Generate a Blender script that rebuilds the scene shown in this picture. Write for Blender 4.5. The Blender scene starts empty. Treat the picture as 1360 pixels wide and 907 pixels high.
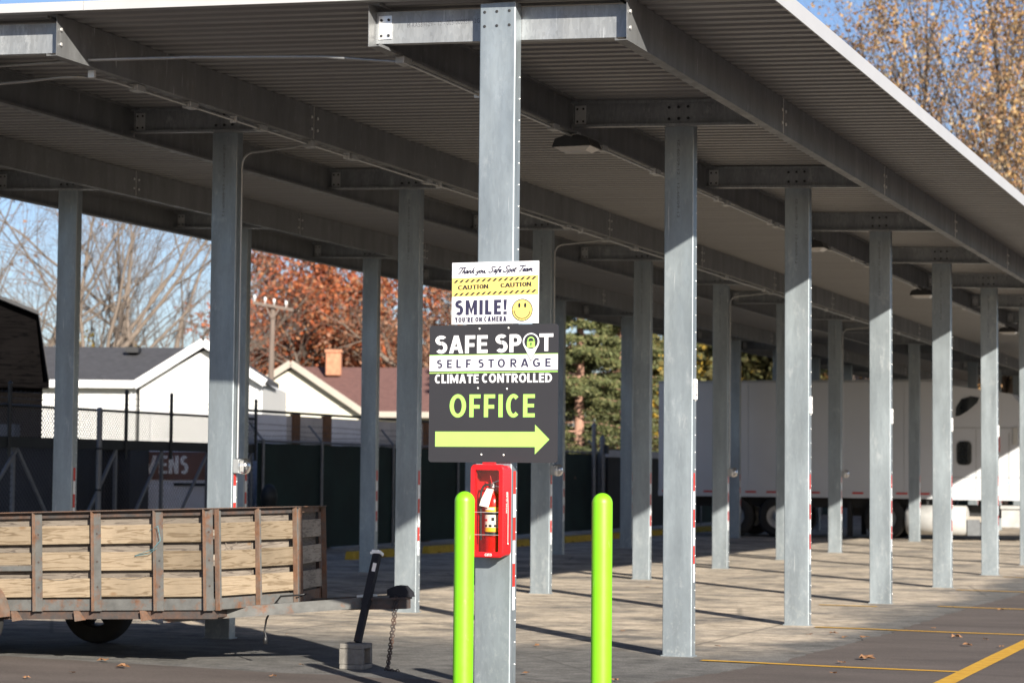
import bpy, math, random
import numpy as np
from mathutils import Matrix, Vector
R = math.radians
S = bpy.context.scene
COL = S.collection

# ------------------------------------------------------------------ camera
CAM = np.array([5.423, -14.031, 1.55]); F = 2962.0
_y, _p, _r = -0.36147, 0.05861, 0.00901
FW = np.array([math.sin(_y)*math.cos(_p), math.cos(_y)*math.cos(_p), math.sin(_p)])
_rt = np.array([math.cos(_y), -math.sin(_y), 0.0]); _up = np.cross(_rt, FW)
RT = _rt*math.cos(_r) + _up*math.sin(_r); UP = _up*math.cos(_r) - _rt*math.sin(_r)
cd = bpy.data.cameras.new('camera'); cam = bpy.data.objects.new('camera', cd); COL.objects.link(cam)
cam.matrix_world = Matrix(((RT[0], UP[0], -FW[0], CAM[0]), (RT[1], UP[1], -FW[1], CAM[1]),
                           (RT[2], UP[2], -FW[2], CAM[2]), (0, 0, 0, 1)))
cd.sensor_width = 36; cd.lens = F/1360*36; cd.clip_start = 0.1; cd.clip_end = 3000
cd.dof.use_dof = True; cd.dof.focus_distance = 14.9; cd.dof.aperture_fstop = 3.8
S.camera = cam

# ------------------------------------------------------------------ light
SUN_EL, SUN_AZ = R(21.0), R(138.5)          # azimuth clockwise from +Y
w = bpy.data.worlds.new('World'); S.world = w; w.use_nodes = True
nt = w.node_tree; sky = nt.nodes.new('ShaderNodeTexSky'); sky.sky_type = 'NISHITA'; sky.sun_disc = False
sky.sun_elevation = SUN_EL; sky.sun_rotation = SUN_AZ; sky.air_density = 1.0; sky.dust_density = 0.7; sky.ozone_density = 3.6
bg = nt.nodes['Background']; bg.inputs['Strength'].default_value = 0.055
tint = nt.nodes.new('ShaderNodeMixRGB'); tint.blend_type = 'MULTIPLY'; tint.inputs[0].default_value = 1; tint.inputs[2].default_value = (1.0, .945, 1.04, 1)
nt.links.new(sky.outputs[0], tint.inputs[1]); nt.links.new(tint.outputs[0], bg.inputs[0])
sd = bpy.data.lights.new('sun', 'SUN'); sd.energy = 4.6; sd.angle = R(0.53); sd.color = (1, 0.93, 0.82)
sun = bpy.data.objects.new('sun', sd); COL.objects.link(sun)
sdir = Vector((math.sin(SUN_AZ)*math.cos(SUN_EL), math.cos(SUN_AZ)*math.cos(SUN_EL), math.sin(SUN_EL)))
sun.rotation_euler = sdir.to_track_quat('Z', 'Y').to_euler()
S.view_settings.view_transform = 'Standard'; S.view_settings.look = 'None'
S.view_settings.exposure = 1.35; S.view_settings.gamma = 1.0

# ------------------------------------------------------------------ helpers
def at_depth(px, py, D):
    d = FW + RT*(px-680)/F - UP*(py-453.5)/F
    return CAM + d*D
def at_plane(px, py, axis, val):
    d = FW + RT*(px-680)/F - UP*(py-453.5)/F
    return CAM + d*((val-CAM[axis])/d[axis])
def lerp(a, b, t): return a + (b-a)*t

class MB:
    def __init__(s): s.v, s.f, s.m, s.sm = [], [], [], []
    def add(s, vs, fs, mi=0, sm=False):
        o = len(s.v); s.v += [tuple(map(float, p)) for p in vs]
        for f in fs: s.f.append([o+i for i in f]); s.m.append(mi); s.sm.append(sm)
        return s
    def box(s, x0, x1, y0, y1, z0, z1, mi=0):
        return s.add([(x0,y0,z0),(x1,y0,z0),(x1,y1,z0),(x0,y1,z0),(x0,y0,z1),(x1,y0,z1),(x1,y1,z1),(x0,y1,z1)],
                     [(0,3,2,1),(4,5,6,7),(0,1,5,4),(1,2,6,5),(2,3,7,6),(3,0,4,7)], mi)
    def bev(s, x0, x1, y0, y1, z0, z1, b, mi=0):
        """box with chamfered edges"""
        vs, idx = [], {}
        for i, x in enumerate((x0, x1)):
            for j, y in enumerate((y0, y1)):
                for k, z in enumerate((z0, z1)):
                    dx, dy, dz = (b if i == 0 else -b), (b if j == 0 else -b), (b if k == 0 else -b)
                    for a, p in enumerate(((x, y+dy, z+dz), (x+dx, y, z+dz), (x+dx, y+dy, z))):
                        idx[i,j,k,a] = len(vs); vs.append(p)
        I = idx; fs = []
        for i in (0,1): fs.append([I[i,0,0,0],I[i,1,0,0],I[i,1,1,0],I[i,0,1,0]])
        for j in (0,1): fs.append([I[0,j,0,1],I[1,j,0,1],I[1,j,1,1],I[0,j,1,1]])
        for k in (0,1): fs.append([I[0,0,k,2],I[1,0,k,2],I[1,1,k,2],I[0,1,k,2]])
        for i in (0,1):
            for j in (0,1): fs.append([I[i,j,0,0],I[i,j,1,0],I[i,j,1,1],I[i,j,0,1]])
            for k in (0,1): fs.append([I[i,0,k,0],I[i,1,k,0],I[i,1,k,2],I[i,0,k,2]])
        for j in (0,1):
            for k in (0,1): fs.append([I[0,j,k,1],I[1,j,k,1],I[1,j,k,2],I[0,j,k,2]])
        for i in (0,1):
            for j in (0,1):
                for k in (0,1): fs.append([I[i,j,k,0],I[i,j,k,1],I[i,j,k,2]])
        c = np.array([(x0+x1)/2,(y0+y1)/2,(z0+z1)/2]); V = np.array(vs)
        for f in fs:
            n = np.cross(V[f[1]]-V[f[0]], V[f[2]]-V[f[0]])
            if n @ (V[f].mean(0)-c) < 0: f.reverse()
        return s.add(vs, fs, mi)
    def beam(s, p, q, wd, ht, mi=0, up=(0,0,1)):
        p, q = np.array(p, float), np.array(q, float); d = q-p; d /= np.linalg.norm(d)
        u = np.array(up, float); a = np.cross(d, u); a /= np.linalg.norm(a); u = np.cross(a, d)
        vs = [e + a*sx*wd/2 + u*sz*ht/2 for e in (p, q) for sx, sz in ((-1,-1),(1,-1),(1,1),(-1,1))]
        return s.add(vs, [(0,1,2,3),(7,6,5,4),(0,4,5,1),(1,5,6,2),(2,6,7,3),(3,7,4,0)], mi)
    def tube(s, pts, r, n=8, mi=0, cap=True, sm=True):
        P = np.array(pts, float); k = len(P)
        rr = np.full(k, r) if np.isscalar(r) else np.array(r, float)
        T = np.gradient(P, axis=0); T /= np.linalg.norm(T, axis=1)[:, None]+1e-12
        ref = np.array([0,0,1.]) if abs(T[0][2]) < .9 else np.array([1.,0,0])
        a = np.cross(T[0], ref); a /= np.linalg.norm(a); vs = []
        for i in range(k):
            a = a - T[i]*(a@T[i]); a /= np.linalg.norm(a)+1e-12; b = np.cross(T[i], a)
            for j in range(n):
                t = 2*math.pi*j/n; vs.append(P[i]+rr[i]*(a*math.cos(t)+b*math.sin(t)))
        fs = [(i*n+j, i*n+(j+1)%n, (i+1)*n+(j+1)%n, (i+1)*n+j) for i in range(k-1) for j in range(n)]
        o = len(s.f); s.add(vs, fs, mi, sm)
        if cap: s.add([vs[j] for j in range(n)], [tuple(range(n-1,-1,-1))], mi); s.add([vs[(k-1)*n+j] for j in range(n)], [tuple(range(n))], mi)
        return s
    def lathe(s, prof, c=(0,0,0), n=24, mi=0, sm=True, M=None):
        vs = []
        for r, z in prof:
            for j in range(n):
                t = 2*math.pi*j/n; vs.append(np.array([r*math.cos(t), r*math.sin(t), z]))
        if M is not None: vs = [M@v for v in vs]
        vs = [v+np.array(c) for v in vs]
        fs = [(i*n+j, i*n+(j+1)%n, (i+1)*n+(j+1)%n, (i+1)*n+j) for i in range(len(prof)-1) for j in range(n)]
        return s.add(vs, fs, mi, sm)
    def prism(s, poly, lo, hi, axis='y', mi=0):
        """2D polygon extruded along an axis; poly is in the other two axes in order"""
        def mk(p, t): return {'x': (t,p[0],p[1]), 'y': (p[0],t,p[1]), 'z': (p[0],p[1],t)}[axis]
        n = len(poly); vs = [mk(p, lo) for p in poly]+[mk(p, hi) for p in poly]
        a = sum(poly[i][0]*poly[(i+1)%n][1]-poly[(i+1)%n][0]*poly[i][1] for i in range(n))
        fs = [list(range(n)), list(range(2*n-1, n-1, -1))]+[[i, n+i, n+(i+1)%n, (i+1)%n] for i in range(n)]
        if (a > 0) == (axis != 'y'): fs = [f[::-1] for f in fs]
        return s.add(vs, fs, mi)
    def mesh(s, name, mats):
        me = bpy.data.meshes.new(name); me.from_pydata(s.v, [], s.f)
        for m in mats: me.materials.append(m)
        if len(mats) > 1: me.polygons.foreach_set('material_index', s.m)
        me.polygons.foreach_set('use_smooth', s.sm); me.update(); return me
    def build(s, name, mats, parent=None, loc=None):
        mats = mats if isinstance(mats, (list, tuple)) else [mats]
        return link(name, s.mesh(name, mats), parent, loc)
def link(name, me, parent=None, loc=None, rz=0):
    o = bpy.data.objects.new(name, me); COL.objects.link(o)
    if parent: o.parent = parent
    if loc is not None: o.location = tuple(float(x) for x in loc)
    if rz: o.rotation_euler.z = rz
    return o
def tag(o, label=None, cat=None, group=None, kind=None):
    for k, v in (('label', label), ('category', cat), ('group', group), ('kind', kind)):
        if v: o[k] = v
    return o
def thing(name, label, cat, loc=(0,0,0), rz=0, group=None):
    o = bpy.data.objects.new(name, None); o.empty_display_size = .2; COL.objects.link(o)
    o.location = tuple(float(x) for x in loc); o.rotation_euler.z = rz
    return tag(o, label, cat, group)
def copy_thing(root, loc, label, rz=None):
    c = root.copy(); COL.objects.link(c); c.location = tuple(float(x) for x in loc); c['label'] = label
    if rz is not None: c.rotation_euler.z = rz
    for ch in list(root.children):
        d = ch.copy(); COL.objects.link(d); d.parent = c
        for g in list(ch.children):
            e = g.copy(); COL.objects.link(e); e.parent = d
    return c

# ------------------------------------------------------------------ materials
class NT:
    def __init__(s, name):
        s.m = bpy.data.materials.new(name); s.m.use_nodes = True; s.t = s.m.node_tree
        s.b = s.t.nodes['Principled BSDF']; s.geo = s.t.nodes.new('ShaderNodeNewGeometry')
        s.tc = s.t.nodes.new('ShaderNodeTexCoord')
    def n(s, typ, **kw):
        x = s.t.nodes.new('ShaderNode'+typ)
        for k, v in kw.items(): setattr(x, k, v)
        return x
    def l(s, a, b): s.t.links.new(a, b)
    def pos(s, scale=(1,1,1), space='world', off=(0,0,0)):
        mp = s.n('Mapping'); mp.inputs['Scale'].default_value = scale; mp.inputs['Location'].default_value = off
        s.l(s.geo.outputs['Position'] if space == 'world' else s.tc.outputs['Object'], mp.inputs['Vector']); return mp.outputs[0]
    def noise(s, scale, detail=4, rough=.55, stretch=(1,1,1), space='world', off=(0,0,0), dist=0):
        x = s.n('TexNoise'); x.inputs['Scale'].default_value = scale; x.inputs['Detail'].default_value = detail
        x.inputs['Roughness'].default_value = rough; x.inputs['Distortion'].default_value = dist
        s.l(s.pos(stretch, space, off), x.inputs['Vector']); return x.outputs['Fac']
    def ramp(s, fac, stops):
        x = s.n('ValToRGB'); e = x.color_ramp.elements
        while len(e) < len(stops): e.new(.5)
        for el, (p, c) in zip(e, stops):
            el.position = p; el.color = (c, c, c, 1) if np.isscalar(c) else (*c, 1)
        s.l(fac, x.inputs[0]); return x.outputs[0]
    def mix(s, fac, a, b, blend='MIX'):
        x = s.n('MixRGB', blend_type=blend)
        for i, v in ((0, fac), (1, a), (2, b)):
            if isinstance(v, (int, float)): x.inputs[i].default_value = v if i == 0 else (v, v, v, 1)
            elif isinstance(v, tuple): x.inputs[i].default_value = (*v, 1)
            else: s.l(v, x.inputs[i])
        return x.outputs[0]
    def bump(s, fac, strength=.3, dist=.01):
        x = s.n('Bump'); x.inputs['Strength'].default_value = strength; x.inputs['Distance'].default_value = dist
        s.l(fac, x.inputs['Height']); s.l(x.outputs[0], s.b.inputs['Normal'])
    def done(s, col, rough=.6, metal=0., spec=.5):
        for k, v in (('Base Color', col), ('Roughness', rough), ('Metallic', metal), ('Specular IOR Level', spec)):
            i = s.b.inputs[k]
            if isinstance(v, tuple): i.default_value = (*v, 1)
            elif isinstance(v, (int, float)): i.default_value = v
            else: s.l(v, i)
        return s.m
def simple(name, c, rough=.6, metal=0., var=.12, scale=6, bump=0, stretch=(1,1,1), spec=.5, space='world'):
    k = NT(name); f = k.noise(scale, 5, .6, stretch, space)
    hi = tuple(min(1, x*(1+var)) for x in c); lo = tuple(x*(1-var) for x in c)
    col = k.ramp(f, [(.3, lo), (.7, hi)])
    if bump: k.bump(k.noise(scale*6, 4, .6, stretch, space), bump, .01)
    return k.done(col, rough, metal, spec)

def galv_mat(name, base, spangle=.1, stain=.5, metal=.55, rough=.48):
    k = NT(name)
    v = k.n('TexVoronoi'); v.inputs['Scale'].default_value = 55; k.l(k.pos((1,1,.35)), v.inputs['Vector'])
    sp = k.ramp(v.outputs['Color'], [(.2, 1-spangle), (.8, 1+spangle)])
    st = k.ramp(k.noise(7, 5, .6, (1,1,.12)), [(.35, .86), (.65, 1.1)])
    big = k.ramp(k.noise(1.6, 4, .6, (1,1,.5)), [(.3, .88), (.7, 1.08)])
    c = k.mix(1, base, sp, 'MULTIPLY'); c = k.mix(1, c, st, 'MULTIPLY'); c = k.mix(1, c, big, 'MULTIPLY')
    chalk = k.ramp(k.noise(9, 8, .75, (1,1,.45), off=(3,1,0)), [(.56, 0.), (.74, stain)])
    c = k.mix(chalk, c, (.62,.64,.65))
    sx = k.n('SeparateXYZ'); k.l(k.geo.outputs['Position'], sx.inputs[0]); lowz = k.ramp(sx.outputs[2], [(.0, 1.), (.9, .0)])
    c2 = k.ramp(k.noise(16, 8, .8, (1,1,.7), off=(1,4,2)), [(.52, 0.), (.68, .5)]); c = k.mix(k.mix(1, c2, lowz, 'MULTIPLY'), c, (.60,.62,.61))
    rs = k.ramp(k.noise(3.1, 6, .7, (1,1,.35), off=(11,2,5)), [(.70, 0.), (.76, .45)]); c = k.mix(rs, c, (.30,.20,.11))
    scr = k.ramp(k.noise(38, 3, .5, (1,1,.06), off=(7,0,0)), [(.70, 0.), (.76, .35)])
    c = k.mix(scr, c, (.75,.77,.78))
    rg = k.ramp(k.noise(5, 5, .6, (1,1,.3), off=(0,9,0)), [(.3, rough-.08), (.7, rough+.14)])
    k.bump(k.noise(14, 3, .5, (1,1,.25)), .06, .01)
    return k.done(c, rg, metal)
M = {}
M['galv'] = galv_mat('galvanized_steel', (.285,.325,.348), .035, .40, .6, .42)
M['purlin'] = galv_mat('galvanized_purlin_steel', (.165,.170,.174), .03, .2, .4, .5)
M['arm'] = galv_mat('galvanized_arm_steel', (.30,.315,.325), .09, .7, .5, .42)
M['deck'] = simple('galvalume_deck', (.245,.243,.24), .5, .25, .1, 2, 0, (.2,2,1))
M['trim'] = simple('painted_trim', (.36,.36,.365), .45, 0, .04, 2)
M['conduit'] = simple('zinc_conduit', (.34,.35,.35), .4, .6, .08, 20)
M['boxmetal'] = simple('box_metal', (.35,.36,.36), .5, .4, .1, 15)
M['black'] = simple('black_plastic', (.012,.012,.013), .45, 0, .1, 10)
M['lens'] = simple('frosted_lens', (.45,.44,.42), .25, 0, .04, 8)
M['hole'] = simple('dark_bolt', (.02,.02,.022), .6, 0, .1, 10)
M['print'] = simple('faded_mill_print', (.10,.105,.12), .6, 0, .4, 60)
M['zinc'] = simple('bright_zinc', (.75,.75,.74), .3, .6, .05, 30)
M['tape_red'] = simple('red_reflective_tape', (.50,.03,.02), .4, 0, .1, 30)
M['tape_white'] = simple('white_reflective_tape', (.72,.74,.76), .35, 0, .06, 30)
M['clear'] = None
M['plate'] = simple('white_number_plate', (.78,.77,.74), .4, 0, .04, 30)
M['ink'] = simple('dark_ink', (.022,.02,.05), .5, 0, .05, 30)
M['signwhite'] = simple('sign_white', (.60,.60,.615), .35, 0, .02, 5)
M['signyellow'] = simple('sign_yellow', (.60,.46,.13), .35, 0, .03, 12)
M['signgrey'] = simple('sign_charcoal', (.018,.0175,.021), .55, 0, .06, 3)
M['signgreen'] = simple('sign_lime', (.30,.56,.115), .35, 0, .03, 8)
M['signblack'] = simple('sign_black', (.012,.012,.02), .35, 0, .05, 8)
M['lime'] = None
def lime():
    k = NT('lime_bollard_plastic'); f = k.noise(3, 4, .5, (1,1,.2))
    sc = k.ramp(k.noise(30, 6, .7, (1,1,.3)), [(.62, 0.), (.76, .32)])
    c = k.mix(sc, k.ramp(f, [(.3, (.15,.46,.006)), (.7, (.175,.50,.01))]), (.5,.85,.3))
    return k.done(c, k.ramp(k.noise(12, 4), [(.3,.36),(.7,.5)]), 0, .5)
M['lime'] = lime()
M['red'] = simple('red_cabinet_plastic', (.62,.010,.014), .32, 0, .06, 8)
M['redtank'] = simple('red_extinguisher_paint', (.55,.012,.012), .25, 0, .04, 8)
M['chrome'] = simple('brushed_metal', (.62,.61,.58), .3, .85, .1, 30)
M['label'] = simple('yellow_label', (.80,.52,.03), .5, 0, .04, 12)
M['paper'] = simple('paper_tag', (.78,.72,.64), .7, 0, .05, 20)
def clear_mat(name, tint, gl=.08, rough=.08):
    k = NT(name); t = k.t
    tr = k.n('BsdfTransparent'); tr.inputs[0].default_value = (*tint, 1)
    g = k.n('BsdfGlossy'); g.inputs[0].default_value = (1,1,1,1); g.inputs['Roughness'].default_value = rough
    mx = k.n('MixShader'); fr = k.n('LayerWeight'); fr.inputs[0].default_value = .25
    mm = k.n('MapRange'); mm.inputs[3].default_value = gl; mm.inputs[4].default_value = .8
    k.l(fr.outputs['Fresnel'], mm.inputs[0]); k.l(mm.outputs[0], mx.inputs[0]); k.l(tr.outputs[0], mx.inputs[1]); k.l(g.outputs[0], mx.inputs[2])
    k.l(mx.outputs[0], t.nodes['Material Output'].inputs[0]); return k.m
M['clear'] = clear_mat('clear_acrylic', (.9,.9,.9))
M['bubble'] = clear_mat('clear_bubble_cover', (.85,.86,.87), .25, .2)
M['glass'] = simple('dark_window_glass', (.012,.014,.016), .08, 0, .1, 2)

def wood_mat(name, a, b, scale=1.0, knots=True):
    k = NT(name); oi = k.n('ObjectInfo')
    mp = k.n('Mapping'); mp.inputs['Scale'].default_value = (1.2*scale, 1, 14*scale); k.l(k.tc.outputs['Object'], mp.inputs[0])
    cx = k.n('CombineXYZ'); mu = k.n('Math', operation='MULTIPLY'); mu.inputs[1].default_value = 37.; k.l(oi.outputs['Random'], mu.inputs[0])
    k.l(mu.outputs[0], cx.inputs[0]); k.l(mu.outputs[0], cx.inputs[2]); k.l(cx.outputs[0], mp.inputs['Location'])
    n1 = k.n('TexNoise'); n1.inputs['Scale'].default_value = 1.7; n1.inputs['Detail'].default_value = 2; n1.inputs['Distortion'].default_value = .6; k.l(mp.outputs[0], n1.inputs[0])
    m2 = k.n('Math', operation='MULTIPLY'); m2.inputs[1].default_value = 26.; k.l(n1.outputs[0], m2.inputs[0])
    sn = k.n('Math', operation='SINE'); k.l(m2.outputs[0], sn.inputs[0])
    col = k.ramp(sn.outputs[0], [(-0.0, a), (.55, a), (.9, b)])
    n2 = k.n('TexNoise'); n2.inputs['Scale'].default_value = 9; n2.inputs['Detail'].default_value = 6; n2.inputs['Roughness'].default_value = .7; k.l(mp.outputs[0], n2.inputs[0])
    col = k.mix(1, col, k.ramp(n2.outputs[0], [(.3,.84),(.65,1.06)]), 'MULTIPLY')
    big = k.ramp(k.noise(2.3, 5, .65), [(.3,.78),(.7,1.08)]); col = k.mix(1, col, big, 'MULTIPLY')
    tone = k.ramp(oi.outputs['Random'], [(0,.72),(1,1.14)]); col = k.mix(1, col, tone, 'MULTIPLY')
    if knots:
        v = k.n('TexVoronoi'); v.inputs['Scale'].default_value = 3.2; m3 = k.n('Mapping'); m3.inputs['Scale'].default_value = (1,1,2.2)
        k.l(k.tc.outputs['Object'], m3.inputs[0]); k.l(cx.outputs[0], m3.inputs['Location']); k.l(m3.outputs[0], v.inputs[0])
        col = k.mix(k.ramp(v.outputs['Distance'], [(.05,.75),(.14,0.)]), col, (.16,.10,.055))
    k.bump(n2.outputs[0], .35, .004); return k.done(col, .85, 0, .12)
M['plank'] = wood_mat('new_pine_plank', (.27,.213,.148), (.18,.135,.088))
M['oldplank'] = wood_mat('weathered_plank', (.20,.17,.14), (.12,.10,.085), 1.3)
M['greyplank'] = wood_mat('grey_front_plank', (.36,.31,.25), (.24,.20,.16), 1.2)
def rust_mat(name, steel, rust, lo, hi):
    k = NT(name); f = k.ramp(k.noise(7, 7, .7), [(lo, 0.), (hi, 1.)])
    r = k.ramp(k.noise(24, 6, .7), [(.3, tuple(x*.6 for x in rust)), (.7, tuple(x*1.25 for x in rust))])
    s = k.ramp(k.noise(11, 5, .6, off=(4,2,1)), [(.3, tuple(x*.75 for x in steel)), (.7, tuple(x*1.15 for x in steel))])
    k.bump(k.noise(60, 5, .7), .25, .004)
    return k.done(k.mix(f, s, r), .75, .1, .3)
M['rust'] = rust_mat('rusty_angle_iron', (.13,.115,.10), (.165,.085,.050), .30, .62)
M['steelrust'] = rust_mat('grey_steel_with_rust', (.105,.105,.10), (.145,.068,.036), .52, .68)
M['darkrust'] = rust_mat('dark_rusty_steel', (.055,.05,.048), (.11,.06,.04), .4, .7)
M['blacksteel'] = rust_mat('black_painted_steel', (.018,.018,.022), (.07,.035,.02), .62, .78)
M['tyre'] = simple('tyre_rubber', (.016,.016,.016), .85, 0, .25, 14, .2)
M['concrete'] = simple('grey_concrete_block', (.16,.148,.13), .95, 0, .22, 18, .5)
M['greenmesh'] = simple('green_privacy_mesh', (.006,.020,.017), .8, 0, .35, 1.2, .3)
M['post'] = simple('galvanized_fence_post', (.16,.17,.18), .55, .3, .15, 8)
M['brace'] = simple('galvanized_brace', (.15,.16,.175), .5, .3, .12, 8)
M['darkpost'] = simple('dark_fence_post', (.018,.022,.024), .6, .2, .2, 8)
M['wire'] = simple('fence_wire', (.06,.063,.065), .6, .3, .15, 8)
M['yellowc'] = simple('yellow_painted_concrete', (.42,.29,.03), .8, 0, .2, 7, .3)
M['darkbox'] = simple('dark_steel_container', (.018,.018,.02), .7, 0, .3, 3, .1)
M['shedwood'] = wood_mat('near_black_siding', (.0065,.0058,.0058), (.003,.0028,.003), .6, False)  # near-black wood tone with faint grain
M['shedwood'].node_tree.nodes['Principled BSDF'].inputs['Specular IOR Level'].default_value = 0.0
M['shingle'] = simple('charcoal_shingles', (.042,.042,.047), .95, 0, .3, 5, .4, (1,1,3))
M['redshingle'] = simple('brown_red_shingles', (.115,.056,.048), .95, 0, .22, 5, .4, (1,1,3))
def siding(name, c):
    k = NT(name); wv = k.n('TexWave', bands_direction='Z', wave_profile='SAW'); wv.inputs['Scale'].default_value = 1.3; wv.inputs['Distortion'].default_value = 0
    k.l(k.pos(), wv.inputs[0]); k.bump(wv.outputs['Fac'], .5, .02)
    return k.done(k.ramp(k.noise(.8, 4), [(.3, tuple(x*.94 for x in c)), (.7, c)]), .7)
M['siding'] = siding('white_lap_siding', (.56,.56,.55)); M['cream'] = siding('cream_lap_siding', (.56,.53,.43))
M['whitetrim'] = simple('white_house_trim', (.60,.60,.60), .6, 0, .03, 2)
M['browntrim'] = simple('taupe_house_trim', (.30,.27,.23), .7, 0, .06, 2)
M['chimney'] = simple('orange_brick', (.36,.165,.095), .9, 0, .25, 6, .4)
M['polewood'] = simple('weathered_pole_wood', (.13,.10,.082), .9, 0, .18, 2, .2, (4,4,.4))
M['panelwhite'] = simple('white_wall_panel', (.82,.85,.92), .6, 0, .1, 1.5)
M['paneltan'] = simple('tan_wall_panel', (.56,.54,.52), .7, 0, .12, 1.5)
M['brownpost'] = simple('brown_wood_post', (.20,.105,.055), .85, 0, .2, 4)
M['truckwhite'] = simple('white_truck_paint', (.50,.515,.53), .35, 0, .04, .8)
M['signbrown'] = simple('brown_sign_paint', (.20,.09,.06), .6, 0, .12, 4)
M['letterwhite'] = simple('faded_white_letters', (.88,.86,.80), .6, 0, .1, 10)
M['trucktrim'] = simple('dusty_white_truck_trim', (.36,.36,.35), .5, 0, .15, 3)
M['darkframe'] = simple('dark_chassis', (.015,.015,.016), .7, 0, .2, 4)
M['line'] = None
def leafmat(name, cols, rough=.6, trans=.25):
    k = NT(name); r = k.ramp(k.geo.outputs['Random Per Island'], [((i+.5)/len(cols), c) for i, c in enumerate(cols)])
    r = k.mix(1, r, k.ramp(k.noise(.35, 3), [(.3,.72),(.7,1.15)]), 'MULTIPLY')
    m = k.done(r, rough, 0, .25)
    tl = k.n('BsdfTranslucent'); k.l(r, tl.inputs[0]); mx = k.n('MixShader'); mx.inputs[0].default_value = trans
    k.l(k.b.outputs[0], mx.inputs[1]); k.l(tl.outputs[0], mx.inputs[2]); k.l(mx.outputs[0], k.t.nodes['Material Output'].inputs[0])
    return m
M['leafgold'] = leafmat('golden_autumn_leaves', [(.24,.125,.055),(.33,.19,.08),(.42,.275,.12),(.27,.15,.09),(.38,.30,.18)])
M['leafred'] = leafmat('red_oak_leaves', [(.25,.060,.024),(.35,.095,.036),(.40,.13,.05),(.21,.055,.03),(.34,.16,.075)])
M['leafbrown'] = leafmat('brown_leaves', [(.22,.10,.06),(.28,.15,.09),(.20,.12,.08)])
M['leafyellow'] = leafmat('yellow_leaves', [(.42,.27,.04),(.50,.34,.06),(.30,.22,.05)])
M['leafgreen'] = leafmat('olive_green_leaves', [(.085,.09,.035),(.13,.13,.05),(.19,.16,.06)])
M['needle'] = leafmat('spruce_needles', [(.065,.078,.028),(.105,.118,.045),(.155,.15,.06),(.09,.10,.045)], .7, .12)
M['bark'] = simple('grey_brown_bark', (.12,.095,.078), .95, 0, .25, 4, .3, (1,1,.3))
M['barklit'] = simple('pale_bark', (.145,.115,.092), .95, 0, .22, 4, .3, (1,1,.3))
M['barkpink'] = simple('pinkish_spruce_bark', (.30,.17,.12), .95, 0, .22, 4, .3, (1,1,.3))
M['deadleaf'] = leafmat('dry_fallen_leaf', [(.22,.10,.045),(.28,.15,.075),(.19,.095,.055)], .7, .1)

# ground
def ground_mat():
    k = NT('worn_asphalt')
    fine = k.noise(60, 7, .8); mid = k.noise(5, 8, .72)
    base = k.ramp(fine, [(.30, (.060,.057,.053)), (.5, (.135,.130,.122)), (.70, (.34,.325,.30))])
    sx = k.n('SeparateXYZ'); k.l(k.geo.outputs['Position'], sx.inputs[0])
    def warp(axis, amt, sc, off):
        m1 = k.n('Math', operation='MULTIPLY_ADD'); k.l(k.noise(sc, 7, .7, (.8,1,1), off=off), m1.inputs[0]); m1.inputs[1].default_value = amt; k.l(sx.outputs[axis], m1.inputs[2]); return m1.outputs[0]
    def span(v, a, b):
        m1 = k.n('MapRange', interpolation_type='SMOOTHSTEP'); k.l(v, m1.inputs[0]); m1.inputs[1].default_value = a; m1.inputs[2].default_value = b; return m1.outputs[0]
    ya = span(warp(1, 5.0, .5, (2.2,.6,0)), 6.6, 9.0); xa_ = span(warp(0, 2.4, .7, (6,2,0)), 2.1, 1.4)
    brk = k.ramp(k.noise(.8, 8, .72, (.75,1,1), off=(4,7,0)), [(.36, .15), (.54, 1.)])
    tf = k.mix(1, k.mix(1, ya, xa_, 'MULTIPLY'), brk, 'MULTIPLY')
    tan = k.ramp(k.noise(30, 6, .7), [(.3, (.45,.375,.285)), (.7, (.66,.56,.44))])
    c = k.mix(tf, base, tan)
    c = k.mix(1, c, k.ramp(mid, [(.32,.66),(.68,1.2)]), 'MULTIPLY')
    dk = k.ramp(k.noise(.7, 8, .74, (.8,1,1), off=(9,1,0)), [(.53, 0.), (.62, .7)]); c = k.mix(dk, c, k.ramp(fine, [(.3,(.05,.05,.05)),(.7,(.14,.135,.13))]))
    streak = k.ramp(k.noise(2.6, 8, .75, (.8,1,1), off=(5,3,0)), [(.34, .55), (.54, 1.)])
    c = k.mix(1, c, streak, 'MULTIPLY')
    chips = k.ramp(k.noise(48, 3, .5, off=(1,8,0)), [(.70, 0.), (.74, .6)])
    c = k.mix(chips, c, (.45,.42,.37))
    v = k.n('TexVoronoi', feature='DISTANCE_TO_EDGE'); v.inputs['Scale'].default_value = .33
    k.l(k.mix(.35, k.pos(), k.n('TexNoise').outputs['Color'], 'ADD'), v.inputs[0])
    c = k.mix(k.ramp(v.outputs['Distance'], [(.003, .45), (.009, 0.)]), c, (.04,.037,.034))
    k.bump(fine, .5, .006)
    return k.done(c, .92, 0, .3)
def drive_mat():
    k = NT('brown_newer_asphalt'); fine = k.noise(70, 7, .8)
    c = k.ramp(fine, [(.28, (.060,.048,.042)), (.52, (.105,.086,.076)), (.76, (.19,.162,.145))])
    c = k.mix(1, c, k.ramp(k.noise(1.3, 5, .6, (.4,1,1)), [(.3,.70),(.7,1.2)]), 'MULTIPLY')
    k.bump(fine, .4, .005); return k.done(c, .9, 0, .3)
def line_mat():
    k = NT('worn_yellow_paint')
    c = k.ramp(k.noise(9, 5, .7), [(.3, (.44,.23,.022)), (.7, (.60,.35,.04))])
    c = k.mix(k.ramp(k.noise(45, 6, .75), [(.60, 0.), (.70, .8)]), c, (.14,.12,.10))
    k.bump(k.noise(80, 5, .7), .3, .004); return k.done(c, .8, 0, .3)
M['ground'] = ground_mat(); M['drive'] = drive_mat(); M['line'] = line_mat()
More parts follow.
